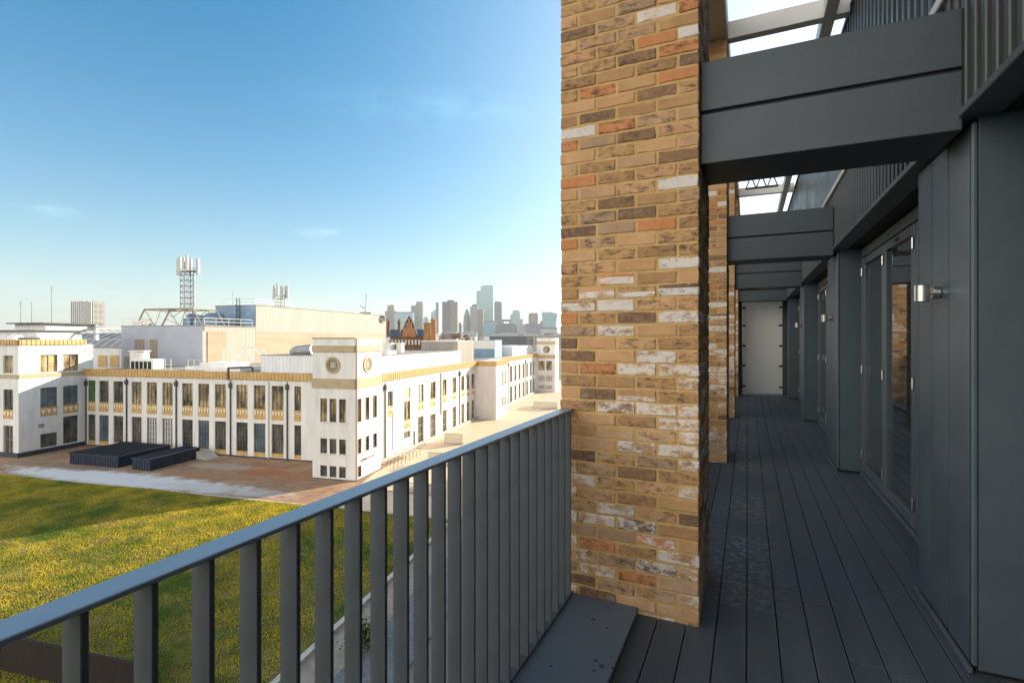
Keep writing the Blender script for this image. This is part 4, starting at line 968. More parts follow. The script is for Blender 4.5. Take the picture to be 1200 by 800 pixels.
for Fx, hs in ((F1, h1), (F2, h2)):
    for h in hs: window(ct, Fx, h, o_, .18, 2 if h[3] > 8 else 1, 2, 'glass_gold_reflect' if h[3] > 8 else 'glass_dark', 'win_frame', .04)
for Fx, W in ((F1, 5.53), (F2, 5.76)):
    cornice(ct, Fx, -.001, W, 14.4, 15.1, o_, 'band', .16, False, 'tan_band'); cornice(ct, Fx, -.001, W, 10.26, 11.36, o_, 'band', .08, False, 'tan_band')
    mb = MB(o_); mb.fbox(Fx, 0, W, -.4, .06, .002, .08); mb.build('plinth', M['plinth'], ct)
    for z in (6.36, 2.78):
        mb = MB(o_); mb.fbox(Fx, .9, W-.9, z, z+.09, .001, .12); mb.build('sill', M['white_wall'], ct)
mb = MB(o_); mb.box(-5.6, .1, -.1, 5.86, 15.901, 16.02); mb.build('parapet', M['band'], ct)
for Fx, c in ((F1, 2.68), (F2, 2.6)):
    mb = MB(o_); mb.ring(Fx, c, 12.9, .70, .95, .001, .10); mb.ring(Fx, c, 12.9, .52, .62, .001, .06)
    rw = mb.build('round_window', M['band'], ct)
    mb = MB(o_); mb.ring(Fx, c, 12.9, .0, .70, .0005, .012); mb.build('pane', M['glass_dark'], rw)
    mb = MB(o_)
    mb.fbox(Fx, c-.36, c+.36, 12.46, 13.34, .013, .03); mb.build('lattice', M['win_frame_light'], rw)
    mb = MB(o_)
    for k in (-1, 0, 1): mb.fbox(Fx, c+.25*k-.02, c+.25*k+.02, 12.3, 13.5, .031, .05)
    for k in (-1, 1): mb.fbox(Fx, c-.6, c+.6, 12.9+.38*k-.03, 12.9+.38*k+.03, .052, .07)
    mb.build('glazing_bar', M['win_frame'], rw)
pipe(ct, F2, .12, 0, 15.88, o_, 'louvre', False)
mb = MB(o_); mb.fbox(F2, 1.6, 3.4, 2.1, 2.25, .2, .5); mb.fbox(F2, 1.6, 1.7, 2.1, 2.2, .001, .199); mb.build('wall_lamp', M['galv'], ct)

# --- street wing with projecting bay
o_ = (-6, 50, 0)
sw = sthing('street_wing', 'sunlit white street wing with gold cornice running away from the corner tower', 'building', o_)
FA = SIDE(-1.5, 5.76)
bays = [(9.94, 11.4), (14.48, 16.57), (18.9, 20.98), (23.3, 25.46), (28.16, 29.98), (32.51, 34.4), (36.79, 38.4), (39.5, 41.2), (42.3, 44.1)]
hA, spec = [], []
for i, (a, b) in enumerate(bays):
    a -= 5.76; b -= 5.76
    if i == 0: spec.append((a, b, 1.0, 8.9, 'tall'))
    elif i == 1: spec += [(a, b, 7.4, 8.9, 'blind'), (a, b, 3.1, 7.0, 'sp'), (a, b, 1.8, 2.75, 'low'), (a+2.9, a+3.6, .1, 2.4, 'door')]
    elif i == 2: spec += [(a, b, 5.1, 9.0, 'spb'), (a, b, .1, 4.2, 'low')]
    else: spec += [(a, b, 5.1, 9.0, 'sp'), (a, b, .3, 3.9, 'low')]
hA = [s_[:4] for s_ in spec]
mb = MB(o_); mb.facade(FA, 39.24, 0, 11.35, hA, .3); mb.box(-16, -2.0, 7.0, 98, 0, 11.15); mb.raw([(-1.5, 5.76, 11.35), (-1.5, 45, 11.35), (-2.2, 45, 11.35), (-2.2, 5.76, 11.35)], [(0, 1, 2, 3)])
# projecting bay
FBf, FBr = FRONT(-1.5, 45), SIDE(2.6, 45)
hB = [(3.9+1.25*k, 4.7+1.25*k, z0, z1) for k in range(3) for z0, z1 in ((6.2, 9.2), (2.1, 3.9))]
mb.facade(FBf, 4.1, 0, 11.35, [], .2); mb.facade(FBr, 8.4, 0, 11.35, hB, .22); mb.box(-1.9, 2.3, 45.3, 53.38, 0, 11.3)
mb.raw([(2.6, 53.4, 0), (-1.2, 53.4, 0), (-1.2, 53.4, 11.35), (2.6, 53.4, 11.35)], [(0, 1, 2, 3)]); mb.raw([(2.6, 45, 11.35), (2.6, 53.4, 11.35), (-1.6, 53.4, 11.35), (-1.6, 45, 11.35)], [(0, 1, 2, 3)])
FC = SIDE(-1.05, 53.4); hC = []
for k in range(10):
    u = 2.2+4.15*k; hC += [(u, u+2.3, 5.2, 9.1), (u, u+2.3, .4, 4.2)]
mb.facade(FC, 44.6, 0, 11.35, hC, .3); mb.raw([(-1.05, 53.4, 11.35), (-1.05, 98, 11.35), (-2.1, 98, 11.35), (-2.1, 53.4, 11.35)], [(0, 1, 2, 3)])
mb.build('wall', M['white_wall'], sw)
for a, b, z0, z1, t in spec:
    if t == 'tall': window(sw, FA, (a, b, 6.9, z1), o_, cols=1, rows=1, gl='glass_dark', frame='win_frame_light'); spandrel(sw, FA, a, b, 5.5, 6.9, o_); mb = MB(o_); mb.fbox(FA, a+.01, b-.01, 1.0, 5.49, -.25, -.1); mb.build('infill_panel', M['white_wall'], sw)
    elif t == 'blind': mb = MB(o_); mb.fbox(FA, a+.01, b-.01, z0, z1, -.25, -.12); mb.build('infill_panel', M['shed_beige'], sw)
    elif t in ('sp', 'spb'): window(sw, FA, (a, b, z0+1.3, z1), o_, cols=2, rows=3, gl='glass_gold_reflect' if t == 'sp' else 'blind', frame='win_frame'); spandrel(sw, FA, a, b, z0, z0+1.3, o_)
    elif t == 'door': mb = MB(o_); mb.fbox(FA, a+.02, b-.02, z0, z1-.02, -.25, -.15); mb.build('door', M['win_frame'], sw)
    else: window(sw, FA, (a, b, z0, z1), o_, cols=3, rows=3, gl='glass_dark', frame='win_frame_light')
for h in hB: window(sw, FBr, h, o_, .18, 1, 2, 'glass_dark', 'win_frame_light', .05)
for h in hC: window(sw, FC, h, o_, .25, 2, 2, 'glass_dark', 'win_frame_light')
cornice(sw, FA, .001, 39.0, 10.42, 11.4, o_); cornice(sw, FBf, .25, 4.1, 10.5, 11.4, o_, proud=.2); cornice(sw, FBr, -.2, 8.6, 10.5, 11.4, o_, proud=.2); cornice(sw, FC, .22, 44.4, 10.42, 11.4, o_)
mb = MB(o_); mb.box(-15.9, -2.2, 40, 98, 11.151, 11.2); mb.build('roof', M['roof_felt'], sw)
for u in (9.16, 35.77): pipe(sw, FA, u-5.76, 0, 9.9, o_)
pipe(sw, FA, 27.31-5.76, 3.4, 10.2, o_, hopper=False)
for u in (13, 30): pipe(sw, FC, u, 0, 9.9, o_)
for Fx, W in ((FA, 39), (FC, 44)):
    mb = MB(o_); mb.fbox(Fx, 2, W, -.02, .5, .001, .5); mb.build('planter_kerb', M['kerb'], sw)
# roof boxes farther along
o_ = (-6, 85, 11.2)
rb = sthing('roof_storey', 'grey and white set-back roof storey near the far corner tower', 'roof storey', o_)
mb = MB(o_); mb.box(-10.4, -2.2, 75, 97.5, 11.2, 13.75); mb.build('wall', M['stain_wall'], rb); mb = MB(o_); mb.box(-10.5, -5.2, 74.9, 97.5, 13.751, 13.95); mb.build('roof', M['low_dark'], rb)
mb = MB(o_); mb.box(-2.199, -2.12, 84, 90, 12.6, 13.5); mb.build('louvre', M['low_grey'], rb)
o_ = (-8.5, 62, 11.2)
bc = sthing('blue_plant_cabin', 'pale blue grey roof cabin between the beige plant room and the grey roof storey', 'cabin', o_)
mb = MB(o_); mb.box(-10.5, -4.2, 66, 72, 11.2, 15.4); mb.build('wall', M['blue_clad'], bc); mb = MB(o_); mb.box(-9.4, -4.3, 65.9, 65.999, 13.3, 15.3); mb.build('panel', M['low_white'], bc)
# --- far corner tower
o_ = (1.7, 100.7, 0)
ft = sthing('far_corner_tower', 'distant white corner tower with a round window at the far end of the street wing', 'tower', o_)
F1, F2 = FRONT(-1.1, 98), SIDE(4.45, 98)
h1 = [(a, b, z0, z1) for z0, z1 in ((6.4, 9.1), (3.2, 4.8), (.9, 1.9)) for a, b in ((.5, 2.4), (2.9, 4.6))]; h2 = [(a, a+.9, z0, z1) for z0, z1 in ((6.4, 9.1), (3.2, 4.8)) for a in (.8, 2.4, 4.0)]
mb = MB(o_); mb.facade(F1, 5.55, -.4, 15.9, h1, .2); mb.facade(F2, 5.7, -.4, 15.9, h2, .2); mb.box(-1.1, 4.2, 98.24, 103.7, -.4, 15.85); mb.raw([(-1.1, 98, -.4), (-1.1, 98, 15.9), (-1.1, 98.3, 15.9), (-1.1, 98.3, -.4)], [(0, 1, 2, 3)])
mb.build('wall', M['white_wall'], ft)
for Fx, hs in ((F1, h1), (F2, h2)):
    for h in hs: window(ft, Fx, h, o_, .16, 2, 2, 'glass_gold_reflect' if h[3] > 8 else 'blind', 'win_frame', .05)
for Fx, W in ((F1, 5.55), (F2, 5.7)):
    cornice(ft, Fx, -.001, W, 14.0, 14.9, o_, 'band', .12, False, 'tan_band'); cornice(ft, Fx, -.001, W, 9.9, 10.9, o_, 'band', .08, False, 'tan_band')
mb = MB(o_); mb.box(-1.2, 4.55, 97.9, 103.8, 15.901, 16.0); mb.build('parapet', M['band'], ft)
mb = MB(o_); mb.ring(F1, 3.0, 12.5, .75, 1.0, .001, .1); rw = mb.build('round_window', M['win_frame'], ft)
mb = MB(o_); mb.ring(F1, 3.0, 12.5, 0, .75, .0005, .02); mb.build('pane', M['glass_gold_reflect'], rw)

# --- navy corrugated plant boxes in the courtyard
def navy(x0, x1, y0, y1, h, label):
    o_ = ((x0+x1)/2, (y0+y1)/2, 0); t = sthing('plant_enclosure', label, 'enclosure', o_, 'navy plant boxes in the courtyard')
    mb = MB(o_); mb.box(x0+.08, x1-.08, y0+.08, y1-.08, 0, h-.1)
    n = int((x1-x0)/.4)
    for k in range(n): a = x0+(x1-x0)*(k+.25)/n; mb.box(a, a+.2, y0+.02, y0+.079, .02, h-.12); mb.box(a, a+.2, y1-.079, y1-.02, .02, h-.12)
    n = int((y1-y0)/.4)
    for k in range(n): a = y0+(y1-y0)*(k+.25)/n; mb.box(x1-.079, x1-.02, a, a+.2, .02, h-.12); mb.box(x0+.02, x0+.079, a, a+.2, .02, h-.12)
    mb.build('corrugated_wall', M['navy'], t)
    mb = MB(o_); mb.box(x0-.06, x1+.06, y0-.06, y1+.06, h-.099, h)
    for k in range(int((x1-x0)/.5)): mb.box(x0+.1+.5*k, x0+.2+.5*k, y0, y1, h+.0005, h+.06)
    mb.build('lid', M['navy'], t); return t
navy(-39.5, -31.3, -2.6, 4.6, 1.4, 'larger square navy corrugated plant box in the brown courtyard')
navy(-29.0, -26.1, -2.7, 4.4, 1.4, 'narrower long navy corrugated plant box in the brown courtyard')
mb = MB((-24.9, 4.4, 0)); mb.raw([(-26.0, 3.6, 0), (-24.2, 3.6, 0), (-24.2, 5.6, 0), (-26.0, 5.6, 0), (-26.0, 3.6, 1.0), (-26.0, 5.6, 1.0)], [(0, 1, 4), (1, 2, 5, 4), (2, 3, 5), (3, 0, 4, 5), (0, 3, 2, 1)])
solo('pale_ramp', mb, M['kerb'], 'small pale wedge ramp at the end of the narrower navy box', 'ramp', frame='site')
# --- bicycle hoops, glass screens, black railing
hoop = None
for k, (x, y) in enumerate([(.9, 6.2+1.05*i) for i in range(8)]):
    if hoop is None:
        mb = MB((x, y, 0)); pts = [(x-.5, y, 0), (x-.5, y, .75), (x-.3, y, .95), (x+.3, y, .95), (x+.5, y, .75), (x+.5, y, 0)]
        for a, b in zip(pts, pts[1:]): mb.bar(a, b, .045, n=8)
        hoop = solo('bicycle_hoop', mb, M['galv'], 'pale metal bicycle hoop in the row at the foot of the street wing', 'bicycle hoop', 'row of bicycle hoops', frame='site')
    else:
        c = hoop.copy(); COL.objects.link(c); c.location = site(x, y, 0)
for i, (x0, x1, y0, y1, lab) in enumerate(((4.6, 7.8, 9.2, 11.2, 'glass screen enclosure on the sunny paving, the closest to the corner tower'), (1.6, 4.6, 21.5, 24, 'glass screen enclosure on the sunny paving, in the middle'), (6, 11.5, 62.5, 68, 'glass screen enclosure on the sunny paving, the farthest one beside the brick pillar'))):
    o_ = ((x0+x1)/2, (y0+y1)/2, 0); t = sthing('glass_enclosure', lab, 'glass screen', o_, 'glass screen enclosures on the paving')
    mb = MB(o_); mb.box(x0, x1, y0, y0+.03, .1, 1.5); mb.box(x0, x0+.03, y0+.031, y1, .1, 1.5); mb.box(x1-.03, x1, y0+.031, y1, .1, 1.5); mb.build('glass', M['screen_glass'], t)
    mb = MB(o_); mb.box(x0-.03, x1+.03, y0-.03, y0-.001, 0, .1); mb.box(x0-.03, x1+.03, y0-.02, y0+.05, 1.501, 1.56); mb.build('frame', M['galv'], t)
mb = MB((7, -4, 0))
for k in range(60): mb.bar((4.2+.12*k, -2.6, 0), (4.2+.12*k, -2.6, 1.1), .012, n=5)
mb.bar((4.2, -2.6, 1.1), (11.4, -2.6, 1.1), .03); mb.bar((4.2, -2.6, .1), (11.4, -2.6, .1), .03)
solo('black_railing', mb, M['black_plastic'], 'black upright-bar railing on the paving beyond the lawn corner, seen through the balcony bars', 'railing', frame='site')

# ================================================================== CITY BEYOND (frame: x right, y away along the view, z from eye level)
BASE = GZ-EYE
def cthing(name, label, cat, x, d, group=None, rz=0.0):
    return thing(name, label, cat, city(x, d, GZ), YAW+rz, group)
def slab(parent, name, m, x0, x1, y0, y1, z0, z1, bands=0, ribs=0, taper=0.0):
    mb = MB(); w = (x1-x0)*taper/2
    mb.prism([(x0, y0), (x1, y0), (x1, y1), (x0, y1)], z0, z1, 0, [(x0+w, y0+w), (x1-w, y0+w), (x1-w, y1-w), (x0+w, y1-w)])
    for k in range(ribs):
        a = x0+(x1-x0)*(k+.5)/ribs; t = (x1-x0)/ribs*.16; mb.box(a-t, a+t, y0-1.2, y0-.02, z0, z1)
    for k in range(bands):
        a = z0+(z1-z0)*(k+.5)/bands; t = (z1-z0)/bands*.16; mb.box(x0-.4, x1+.4, y0-.8, y0-.02, a-t, a+t)
    return mb.build(name, M[m], parent)
H = -BASE                                       # heights below are above eye level
t = cthing('tower_block', 'brown grey concrete tower with a stepped pointed top, leftmost of the skyline', 'tower', -689, 2900)
slab(t, 'shaft', 'sky_brown', -31, 31, 0, 55, 0, H+150, 12, 7); slab(t, 'crown', 'sky_brown', -22, 22, 4, 50, H+150.02, H+186, 0, 4, .45); slab(t, 'podium', 'sky_grey', -45, 45, 5, 60, 0, H+30)
t = cthing('office_block', 'wide low blue glass office block between the two left grey towers', 'office', -572, 2700)
slab(t, 'shaft', 'sky_teal', -48, 48, 0, 50, 0, H+128, 10, 0); slab(t, 'roof', 'sky_dark', -46, 46, 2, 48, H+128.02, H+135)
t = cthing('tower_block', 'grey stepped concrete tower, second tall one from the left of the skyline', 'tower', -519, 2800)
slab(t, 'shaft', 'sky_grey', -8, 30, 0, 45, 0, H+188, 14, 5); slab(t, 'shaft', 'sky_grey', -34, -8.02, 3, 45, 0, H+176, 14, 4); slab(t, 'crown', 'sky_dark', -4, 26, 5, 40, H+188.02, H+198)
t = cthing('office_block', 'small round-topped glass block right of the grey stepped tower', 'office', -419, 2500)
mb = MB(); n = 20
mb.prism([(15*math.cos(2*math.pi*i/n), 15*math.sin(2*math.pi*i/n)) for i in range(n)], 0, H+88); mb.build('shaft', M['sky_teal'], t)
mb = MB(); 
for q in range(4): r0, r1 = 15*math.cos(q*.39), 15*math.cos((q+1)*.39); mb.prism([(r0*math.cos(2*math.pi*i/n), r0*math.sin(2*math.pi*i/n)) for i in range(n)], H+88+14*math.sin(q*.39), H+88+14*math.sin((q+1)*.39), 0, [(r1*math.cos(2*math.pi*i/n), r1*math.sin(2*math.pi*i/n)) for i in range(n)])
mb.build('dome', M['sky_teal'], t)
t = cthing('glass_tower', 'slim glass tower with a slanted top and a thin lift core on its right', 'tower', -408, 2700)
mb = MB(); mb.raw([(-19, 0, 0), (16, 0, 0), (16, 40, 0), (-19, 40, 0), (-19, 0, H+132), (16, 0, H+156), (16, 40, H+156), (-19, 40, H+132)], [(0, 3, 2, 1), (4, 5, 6, 7), (0, 1, 5, 4), (1, 2, 6, 5), (2, 3, 7, 6), (3, 0, 4, 7)]); mb.build('shaft', M['sky_teal'], t)
slab(t, 'lift_core', 'sky_dark', 7, 21, -3, -.05, 0, H+186, 14)
t = cthing('tower_block', 'tall brown grey slab tower with a pale edge stripe in the middle of the skyline', 'tower', -207, 1700)
slab(t, 'shaft', 'sky_grey', -25, 4.6, 0, 40, 0, H+119, 16, 5); slab(t, 'shaft', 'sky_beige', 4.62, 26, 1, 40, 0, H+119, 16, 3); slab(t, 'crown', 'sky_grey', -8, 14, 4, 36, H+119.02, H+125)
t = cthing('office_block', 'small low glass block just right of the brown slab tower', 'office', -228, 2200); slab(t, 'shaft', 'sky_dark', -8, 10, 0, 30, 0, H+60, 6); slab(t, 'roof_plant', 'sky_grey', -5, 6, 3, 25, H+60.02, H+66)
t = cthing('glass_tower', 'curved bullet-shaped glass tower tapering to a rounded point', 'tower', -207, 2350)
mb = MB(); n = 24; pr = [(14, 0), (16, H+20), (17, H+55), (15.6, H+80), (12.5, H+103), (8, H+120), (3.5, H+129), (.3, H+132)]
for (r0, z0), (r1, z1) in zip(pr, pr[1:]): mb.prism([(r0*math.cos(2*math.pi*i/n), r0*math.sin(2*math.pi*i/n)) for i in range(n)], z0, z1, 0, [(r1*math.cos(2*math.pi*i/n), r1*math.sin(2*math.pi*i/n)) for i in range(n)])
mb.build('shaft', M['sky_dark'], t)
mb = MB()
for k in range(10):
    for (r0, z0), (r1, z1), q in zip(pr, pr[1:], range(9)):
        a0 = 2*math.pi*k/10+q*.42; a1 = a0+.42; mb.bar((r0*1.01*math.cos(a0), r0*1.01*math.sin(a0), z0), (r1*1.01*math.cos(a1), r1*1.01*math.sin(a1), z1), .9, n=4)
mb.build('spiral_bracing', M['sky_pale'], t)
t = cthing('tower_block', 'beige tower with a dark cap standing before the tallest glass tower', 'tower', -159, 2300)
slab(t, 'shaft', 'sky_beige', -29, 5, 0, 45, 0, H+140, 14, 6); slab(t, 'shaft', 'sky_brown', 5.02, 29, 4, 45, 0, H+128, 14, 3); slab(t, 'crown', 'sky_dark', -20, 4, 3, 40, H+140.02, H+150)
t = cthing('glass_tower', 'tallest teal glass skyscraper with a stepped left shoulder', 'tower', -123, 2500)
slab(t, 'shaft', 'sky_teal', -31, 31, 0, 60, 0, H+250, 0, 6); slab(t, 'shoulder', 'sky_teal', -51, -31.02, 2, 58, 0, H+222, 0, 3); slab(t, 'crown', 'sky_glass', -20, 28, 3, 55, H+250.02, H+256); slab(t, 'crown', 'sky_dark', -49, -32, 4, 55, H+222.02, H+228)
t = cthing('glass_tower', 'darker blue glass tower immediately right of the tallest skyscraper', 'tower', -67, 2450)
slab(t, 'shaft', 'sky_dark', -18, 18, 0, 40, 0, H+168, 0, 4); slab(t, 'crown', 'sky_grey', -15, 12, 2, 38, H+168.02, H+174)
t = cthing('office_block', 'low bluish office block below the tallest skyscraper', 'office', -87, 2000); slab(t, 'shaft', 'sky_glass', -27, 27, 0, 40, 0, H+60, 8, 0); slab(t, 'roof_plant', 'sky_grey', -18, 20, 3, 30, H+60.02, H+66)
t = cthing('office_block', 'broad dark office block right of centre below the skyline towers', 'office', -19, 1900); slab(t, 'shaft', 'sky_dark', -42, 38, 0, 50, 0, H+47, 6, 0); slab(t, 'roof_plant', 'sky_dark', -30, 30, 3, 40, H+47.02, H+53)
t = cthing('office_block', 'pale raised slab block seen over the broad dark office block', 'office', -25, 2300); slab(t, 'shaft', 'sky_grey', -22, -12, 0, 30, 0, H+72); slab(t, 'shaft', 'sky_grey', 12, 22, 0, 30, 0, H+72); slab(t, 'bridge_slab', 'sky_dark', -22, 22, -.5, 30, H+72.02, H+82)
t = cthing('glass_tower', 'pale blue glass tower with lower steps on both sides, right half of the skyline', 'tower', 19, 2500)
slab(t, 'shaft', 'sky_teal', -17, 20, 0, 40, 0, H+130, 12, 0); slab(t, 'step', 'sky_teal', -27, -17.02, 2, 38, 0, H+114, 12); slab(t, 'step', 'sky_pale', 20.02, 50, 3, 38, 0, H+66, 6); slab(t, 'step', 'sky_pale', 20.04, 34, 8, 38, H+66.02, H+92, 4); slab(t, 'crown', 'sky_dark', -12, 14, 3, 36, H+130.02, H+134)
t = cthing('office_block', 'broad-shouldered grey tower with a round-cornered top block', 'office', 101, 2420)
slab(t, 'podium', 'sky_dark', -36, 34, 2, 50, 0, H+66, 7, 0); slab(t, 'shaft', 'sky_grey', -22, 22, 0, 45, H+66.02, H+110, 6, 5); slab(t, 'crown', 'sky_dark', -19, 19, 2, 40, H+110.02, H+117); slab(t, 'wing', 'sky_grey', 34.02, 50, 5, 45, 0, H+80, 6)
t = cthing('glass_tower', 'top-heavy curved glass tower that widens upward, rightmost of the skyline', 'tower', 176, 2400)
mb = MB(); pr = [(29, 0), (28.5, H+30), (30, H+55), (33, H+85), (36, H+112)]
for (a0, z0), (a1, z1) in zip(pr, pr[1:]): mb.prism([(-a0, 0), (a0, 0), (a0, 40), (-a0, 40)], z0, z1, 0, [(-a1, -(a1-28)*.5), (a1, -(a1-28)*.5), (a1, 40), (-a1, 40)])
mb.raw([(-36, -4, H+112), (36, -4, H+112), (36, 40, H+112), (-36, 40, H+112), (-34, 2, H+121), (10, 2, H+120), (34, 2, H+114), (34, 38, H+114), (10, 38, H+120), (-34, 38, H+121)], [(0, 1, 6, 5, 4), (1, 2, 7, 6), (2, 3, 9, 8, 7), (3, 0, 4, 9), (4, 5, 8, 9), (5, 6, 7, 8)])
mb.build('shaft', M['sky_teal'], t)
mb = MB()
for k in range(11): z0 = H+36+7*k; mb.box(-29-.62*k, 29+.62*k, -1.6-.3*k, -.3-.3*k, z0, z0+1.4)
mb.build('sun_louvre', M['sky_pale'], t)
t = cthing('office_block', 'pale flat office block in front of the top-heavy curved tower', 'office', 130, 1800); slab(t, 'shaft', 'sky_pale', -28, 28, 0, 40, 0, H+30, 4, 0); slab(t, 'roof', 'sky_dark', -29, 29, -.5, 41, H+30.02, H+36)
t = cthing('residential_tower', 'pale ribbed residential tower with dark slit windows, alone at the left of the horizon', 'tower', -592, 705)
slab(t, 'shaft', 'sky_grey', -15, 15, 0, 20, 0, H+50)
mb = MB(); g = random.Random(9)
for k in range(11): mb.box(-15.2+2.8*k, -15.2+2.8*k+1.25, -1.3, -.02, 0, H+50.5+g.uniform(-.5, 1.0))
mb.build('rib', M['low_white'], t)
mb = MB()
for k in range(7): mb.box(-14+4.4*k, -13.1+4.4*k, 2, 3, H+50.02, H+52)
mb.build('roof_post', M['low_grey'], t)

# ornate orange brick building with gables, chimneys and slate roof
t = cthing('gabled_building', 'ornate orange brick building with a dark pointed gable and blue slate roof', 'building', -35, 185)
mb = MB(); mb.box(-9, 3, 0, 12, 0, H+.3); mb.build('wall', M['dark_brick'], t)
mb = MB(); mb.raw([(-10, -.4, H+.31), (3.2, -.4, H+.31), (3.2, 5, H+3.0), (-10, 5, H+3.0), (3.2, 11, H+.31), (-10, 11, H+.31)], [(0, 1, 2, 3), (3, 2, 4, 5), (0, 3, 5), (1, 4, 2)]); mb.build('roof', M['slate'], t)
mb = MB()
for k in range(10): mb.box(-9.6+1.2*k, -8.9+1.2*k, -.9, -.41, H-2.6, H-.8)
mb.build('window', M['win_frame_light'], t)
mb = MB(); FG = (V(-2.2, -.3, 0), V(1, 0, 0), V(0, -1, 0)); mb.extr(FG, [(-2.4, H+.3), (2.4, H+.3), (2.0, H+3.1), (1.2, H+3.7), (1.0, H+5.1), (.4, H+5.5), (.2, H+6.9), (-.2, H+6.9), (-.4, H+5.5), (-1.0, H+5.1), (-1.2, H+3.7), (-2.0, H+3.1)], -3, .3); mb.build('gable', M['rust_brick'], t)
mb = MB(); mb.extr(FG, [(-3.1, H+.3), (-2.5, H+.3), (-1.1, H+5.0), (-.1, H+7.3), (.1, H+7.3), (1.1, H+5.0), (2.5, H+.3), (3.1, H+.3), (1.4, H+5.4), (0, H+8.0), (-1.4, H+5.4)], -2.5, -.31); mb.build('gable_coping', M['bark'], t)
for x in (-6.3, -10.2):
    mb = MB(); mb.box(x-.45, x+.45, 2, 3.2, H+.3, H+5.4); mb.box(x-.62, x+.62, 1.8, 3.4, H+5.401, H+5.8); mb.box(x-.3, x+.3, 2.2, 3, H+5.801, H+6.7); mb.build('chimney', M['dark_brick'], t)
t = cthing('brick_chimney', 'pair of tall sunlit orange brick chimney stacks right of the pointed gable', 'chimney', -28.3, 172)
mb = MB(); mb.box(-1.4, .7, 0, 1.6, 0, H+4.6); mb.box(-1.55, .85, -.15, 1.75, H+4.601, H+5.0); mb.build('stack', M['rust_brick'], t)
mb = MB(); mb.box(1.0, 2.6, 0, 1.5, 0, H+5.6); mb.box(.85, 2.75, -.15, 1.65, H+5.601, H+6.1); mb.box(1.2, 1.7, .4, 1.0, H+6.101, H+7.0); mb.build('stack', M['rust_brick'], t)
# autumn trees
def far_tree(x, d, w, h, label, m='rust_leaves'):
    t = cthing('autumn_tree', label, 'tree', x, d, 'rust coloured trees before the skyline'); g = random.Random(int(x*7)+3)
    mb = MB(); mb.bar((0, 0, 0), (0, 0, h*.6), .5, r2=.25)
    for k in range(6): a = g.uniform(0, 6.28); mb.bar((0, 0, h*.45), (math.cos(a)*w*.35, math.sin(a)*w*.35, h*.8), .22, n=5, r2=.06)
    mb.build('trunk', M['bark'], t)
    mb = MB(); cl = [(g.uniform(-.4, .4)*w, g.uniform(-.4, .4)*w, h*g.uniform(.5, .9), w*g.uniform(.14, .26)) for _ in range(14)]
    for k in range(1300):
        cx_, cy_, cz_, r = cl[g.randrange(14)]; p = V(cx_+g.gauss(0, r*.5), cy_+g.gauss(0, r*.5), cz_+g.gauss(0, r*.4)); a = V(g.uniform(-1, 1), g.uniform(-1, 1), g.uniform(-1, 1)).normalized()*.42; b = a.orthogonal().normalized()*.3
        mb.raw([p-a, p+b, p+a, p-b], [(0, 1, 2, 3)])
    mb.build('crown', M[m], t)
far_tree(-55.5, 420, 9, H+1.6, 'low rust brown tree left of the brown slab tower base')
far_tree(-45.5, 425, 8.5, H+5.0, 'taller rust red tree below the brown slab tower')
far_tree(-38.5, 430, 5, H+4.2, 'narrow rust brown tree at the right end of the rusty row')
# near roofs between the wing and the skyline
def low(name, label, x, d, w, dep, h, m, rm='low_grey', cat='building'):
    t = cthing(name, label, cat, x, d); slab(t, 'wall', m, -w/2, w/2, 0, dep, 0, H+h); mb = MB(); mb.box(-w/2-.3, w/2+.3, -.3, dep+.3, H+h+.01, H+h+.35); mb.build('roof', M[rm], t)
    mb = MB(); n = max(3, int(w/4))
    for k in range(n):
        for q in range(3): a = -w/2+w*(k+.25)/n; mb.box(a, a+w/n*.5, -.25, -.02, H+h-3.2-3.4*q, H+h-1.3-3.4*q)
    mb.build('window', M['low_dark'], t); return t
low('flat_roofed_building', 'long flat dark roofed building before the right half of the skyline', -6, 700, 50, 40, 1.6, 'low_dark', 'low_dark')
low('flat_roofed_building', 'white flat roofed building left of the long dark roof', -56, 600, 26, 30, .6, 'low_white')
low('flat_roofed_building', 'white flat roofed building beside the foot of the orange chimneys', -41, 330, 10, 14, -1.2, 'low_white')
low('flat_roofed_building', 'grey flat roofed building behind the far corner tower', 48, 640, 40, 30, 2.2, 'low_grey')
low('flat_roofed_building', 'pale low building between the long dark roof and the far corner tower', 34, 900, 26, 30, 5.5, 'low_white')
low('stepped_stack', 'white distant stack building at the left of the plant shed', -470, 610, 18, 20, 9, 'low_white')
g = random.Random(21)
for k in range(46):
    d = g.uniform(750, 1650); x = (g.uniform(455, 665)-600)/600*d; w = g.uniform(22, 48); h = g.uniform(-4, 8)*d/1000+2
    t = cthing('city_building', 'small pale flat roofed building far off at the foot of the skyline', 'building', x, d, 'far low buildings below the skyline')
    slab(t, 'wall', ['low_white', 'low_grey', 'sky_brown', 'sky_pale', 'sky_grey'][g.randrange(5)], -w/2, w/2, 0, g.uniform(15, 30), 0, H+h)
    mb = MB(); mb.box(-w*.3, w*.25, 3, 10, H+h+.01, H+h+g.uniform(1.5, 3.5)); mb.build('roof_plant', M['low_grey'], t)
for k in range(16):
    d = g.uniform(500, 1200); x = (g.uniform(0, 140)-600)/600*d; w = g.uniform(22, 48); h = g.uniform(2, 7)*d/700
    t = cthing('city_building', 'small pale flat roofed building far off behind the end block roofs', 'building', x, d, 'far low buildings behind the end block')
    slab(t, 'wall', ['low_white', 'low_grey', 'sky_brown'][g.randrange(3)], -w/2, w/2, 0, g.uniform(15, 30), 0, H+h)
    mb = MB(); mb.box(-w*.3, w*.25, 3, 10, H+h+.01, H+h+g.uniform(1.0, 2.5)); mb.build('roof_plant', M['low_grey'], t)
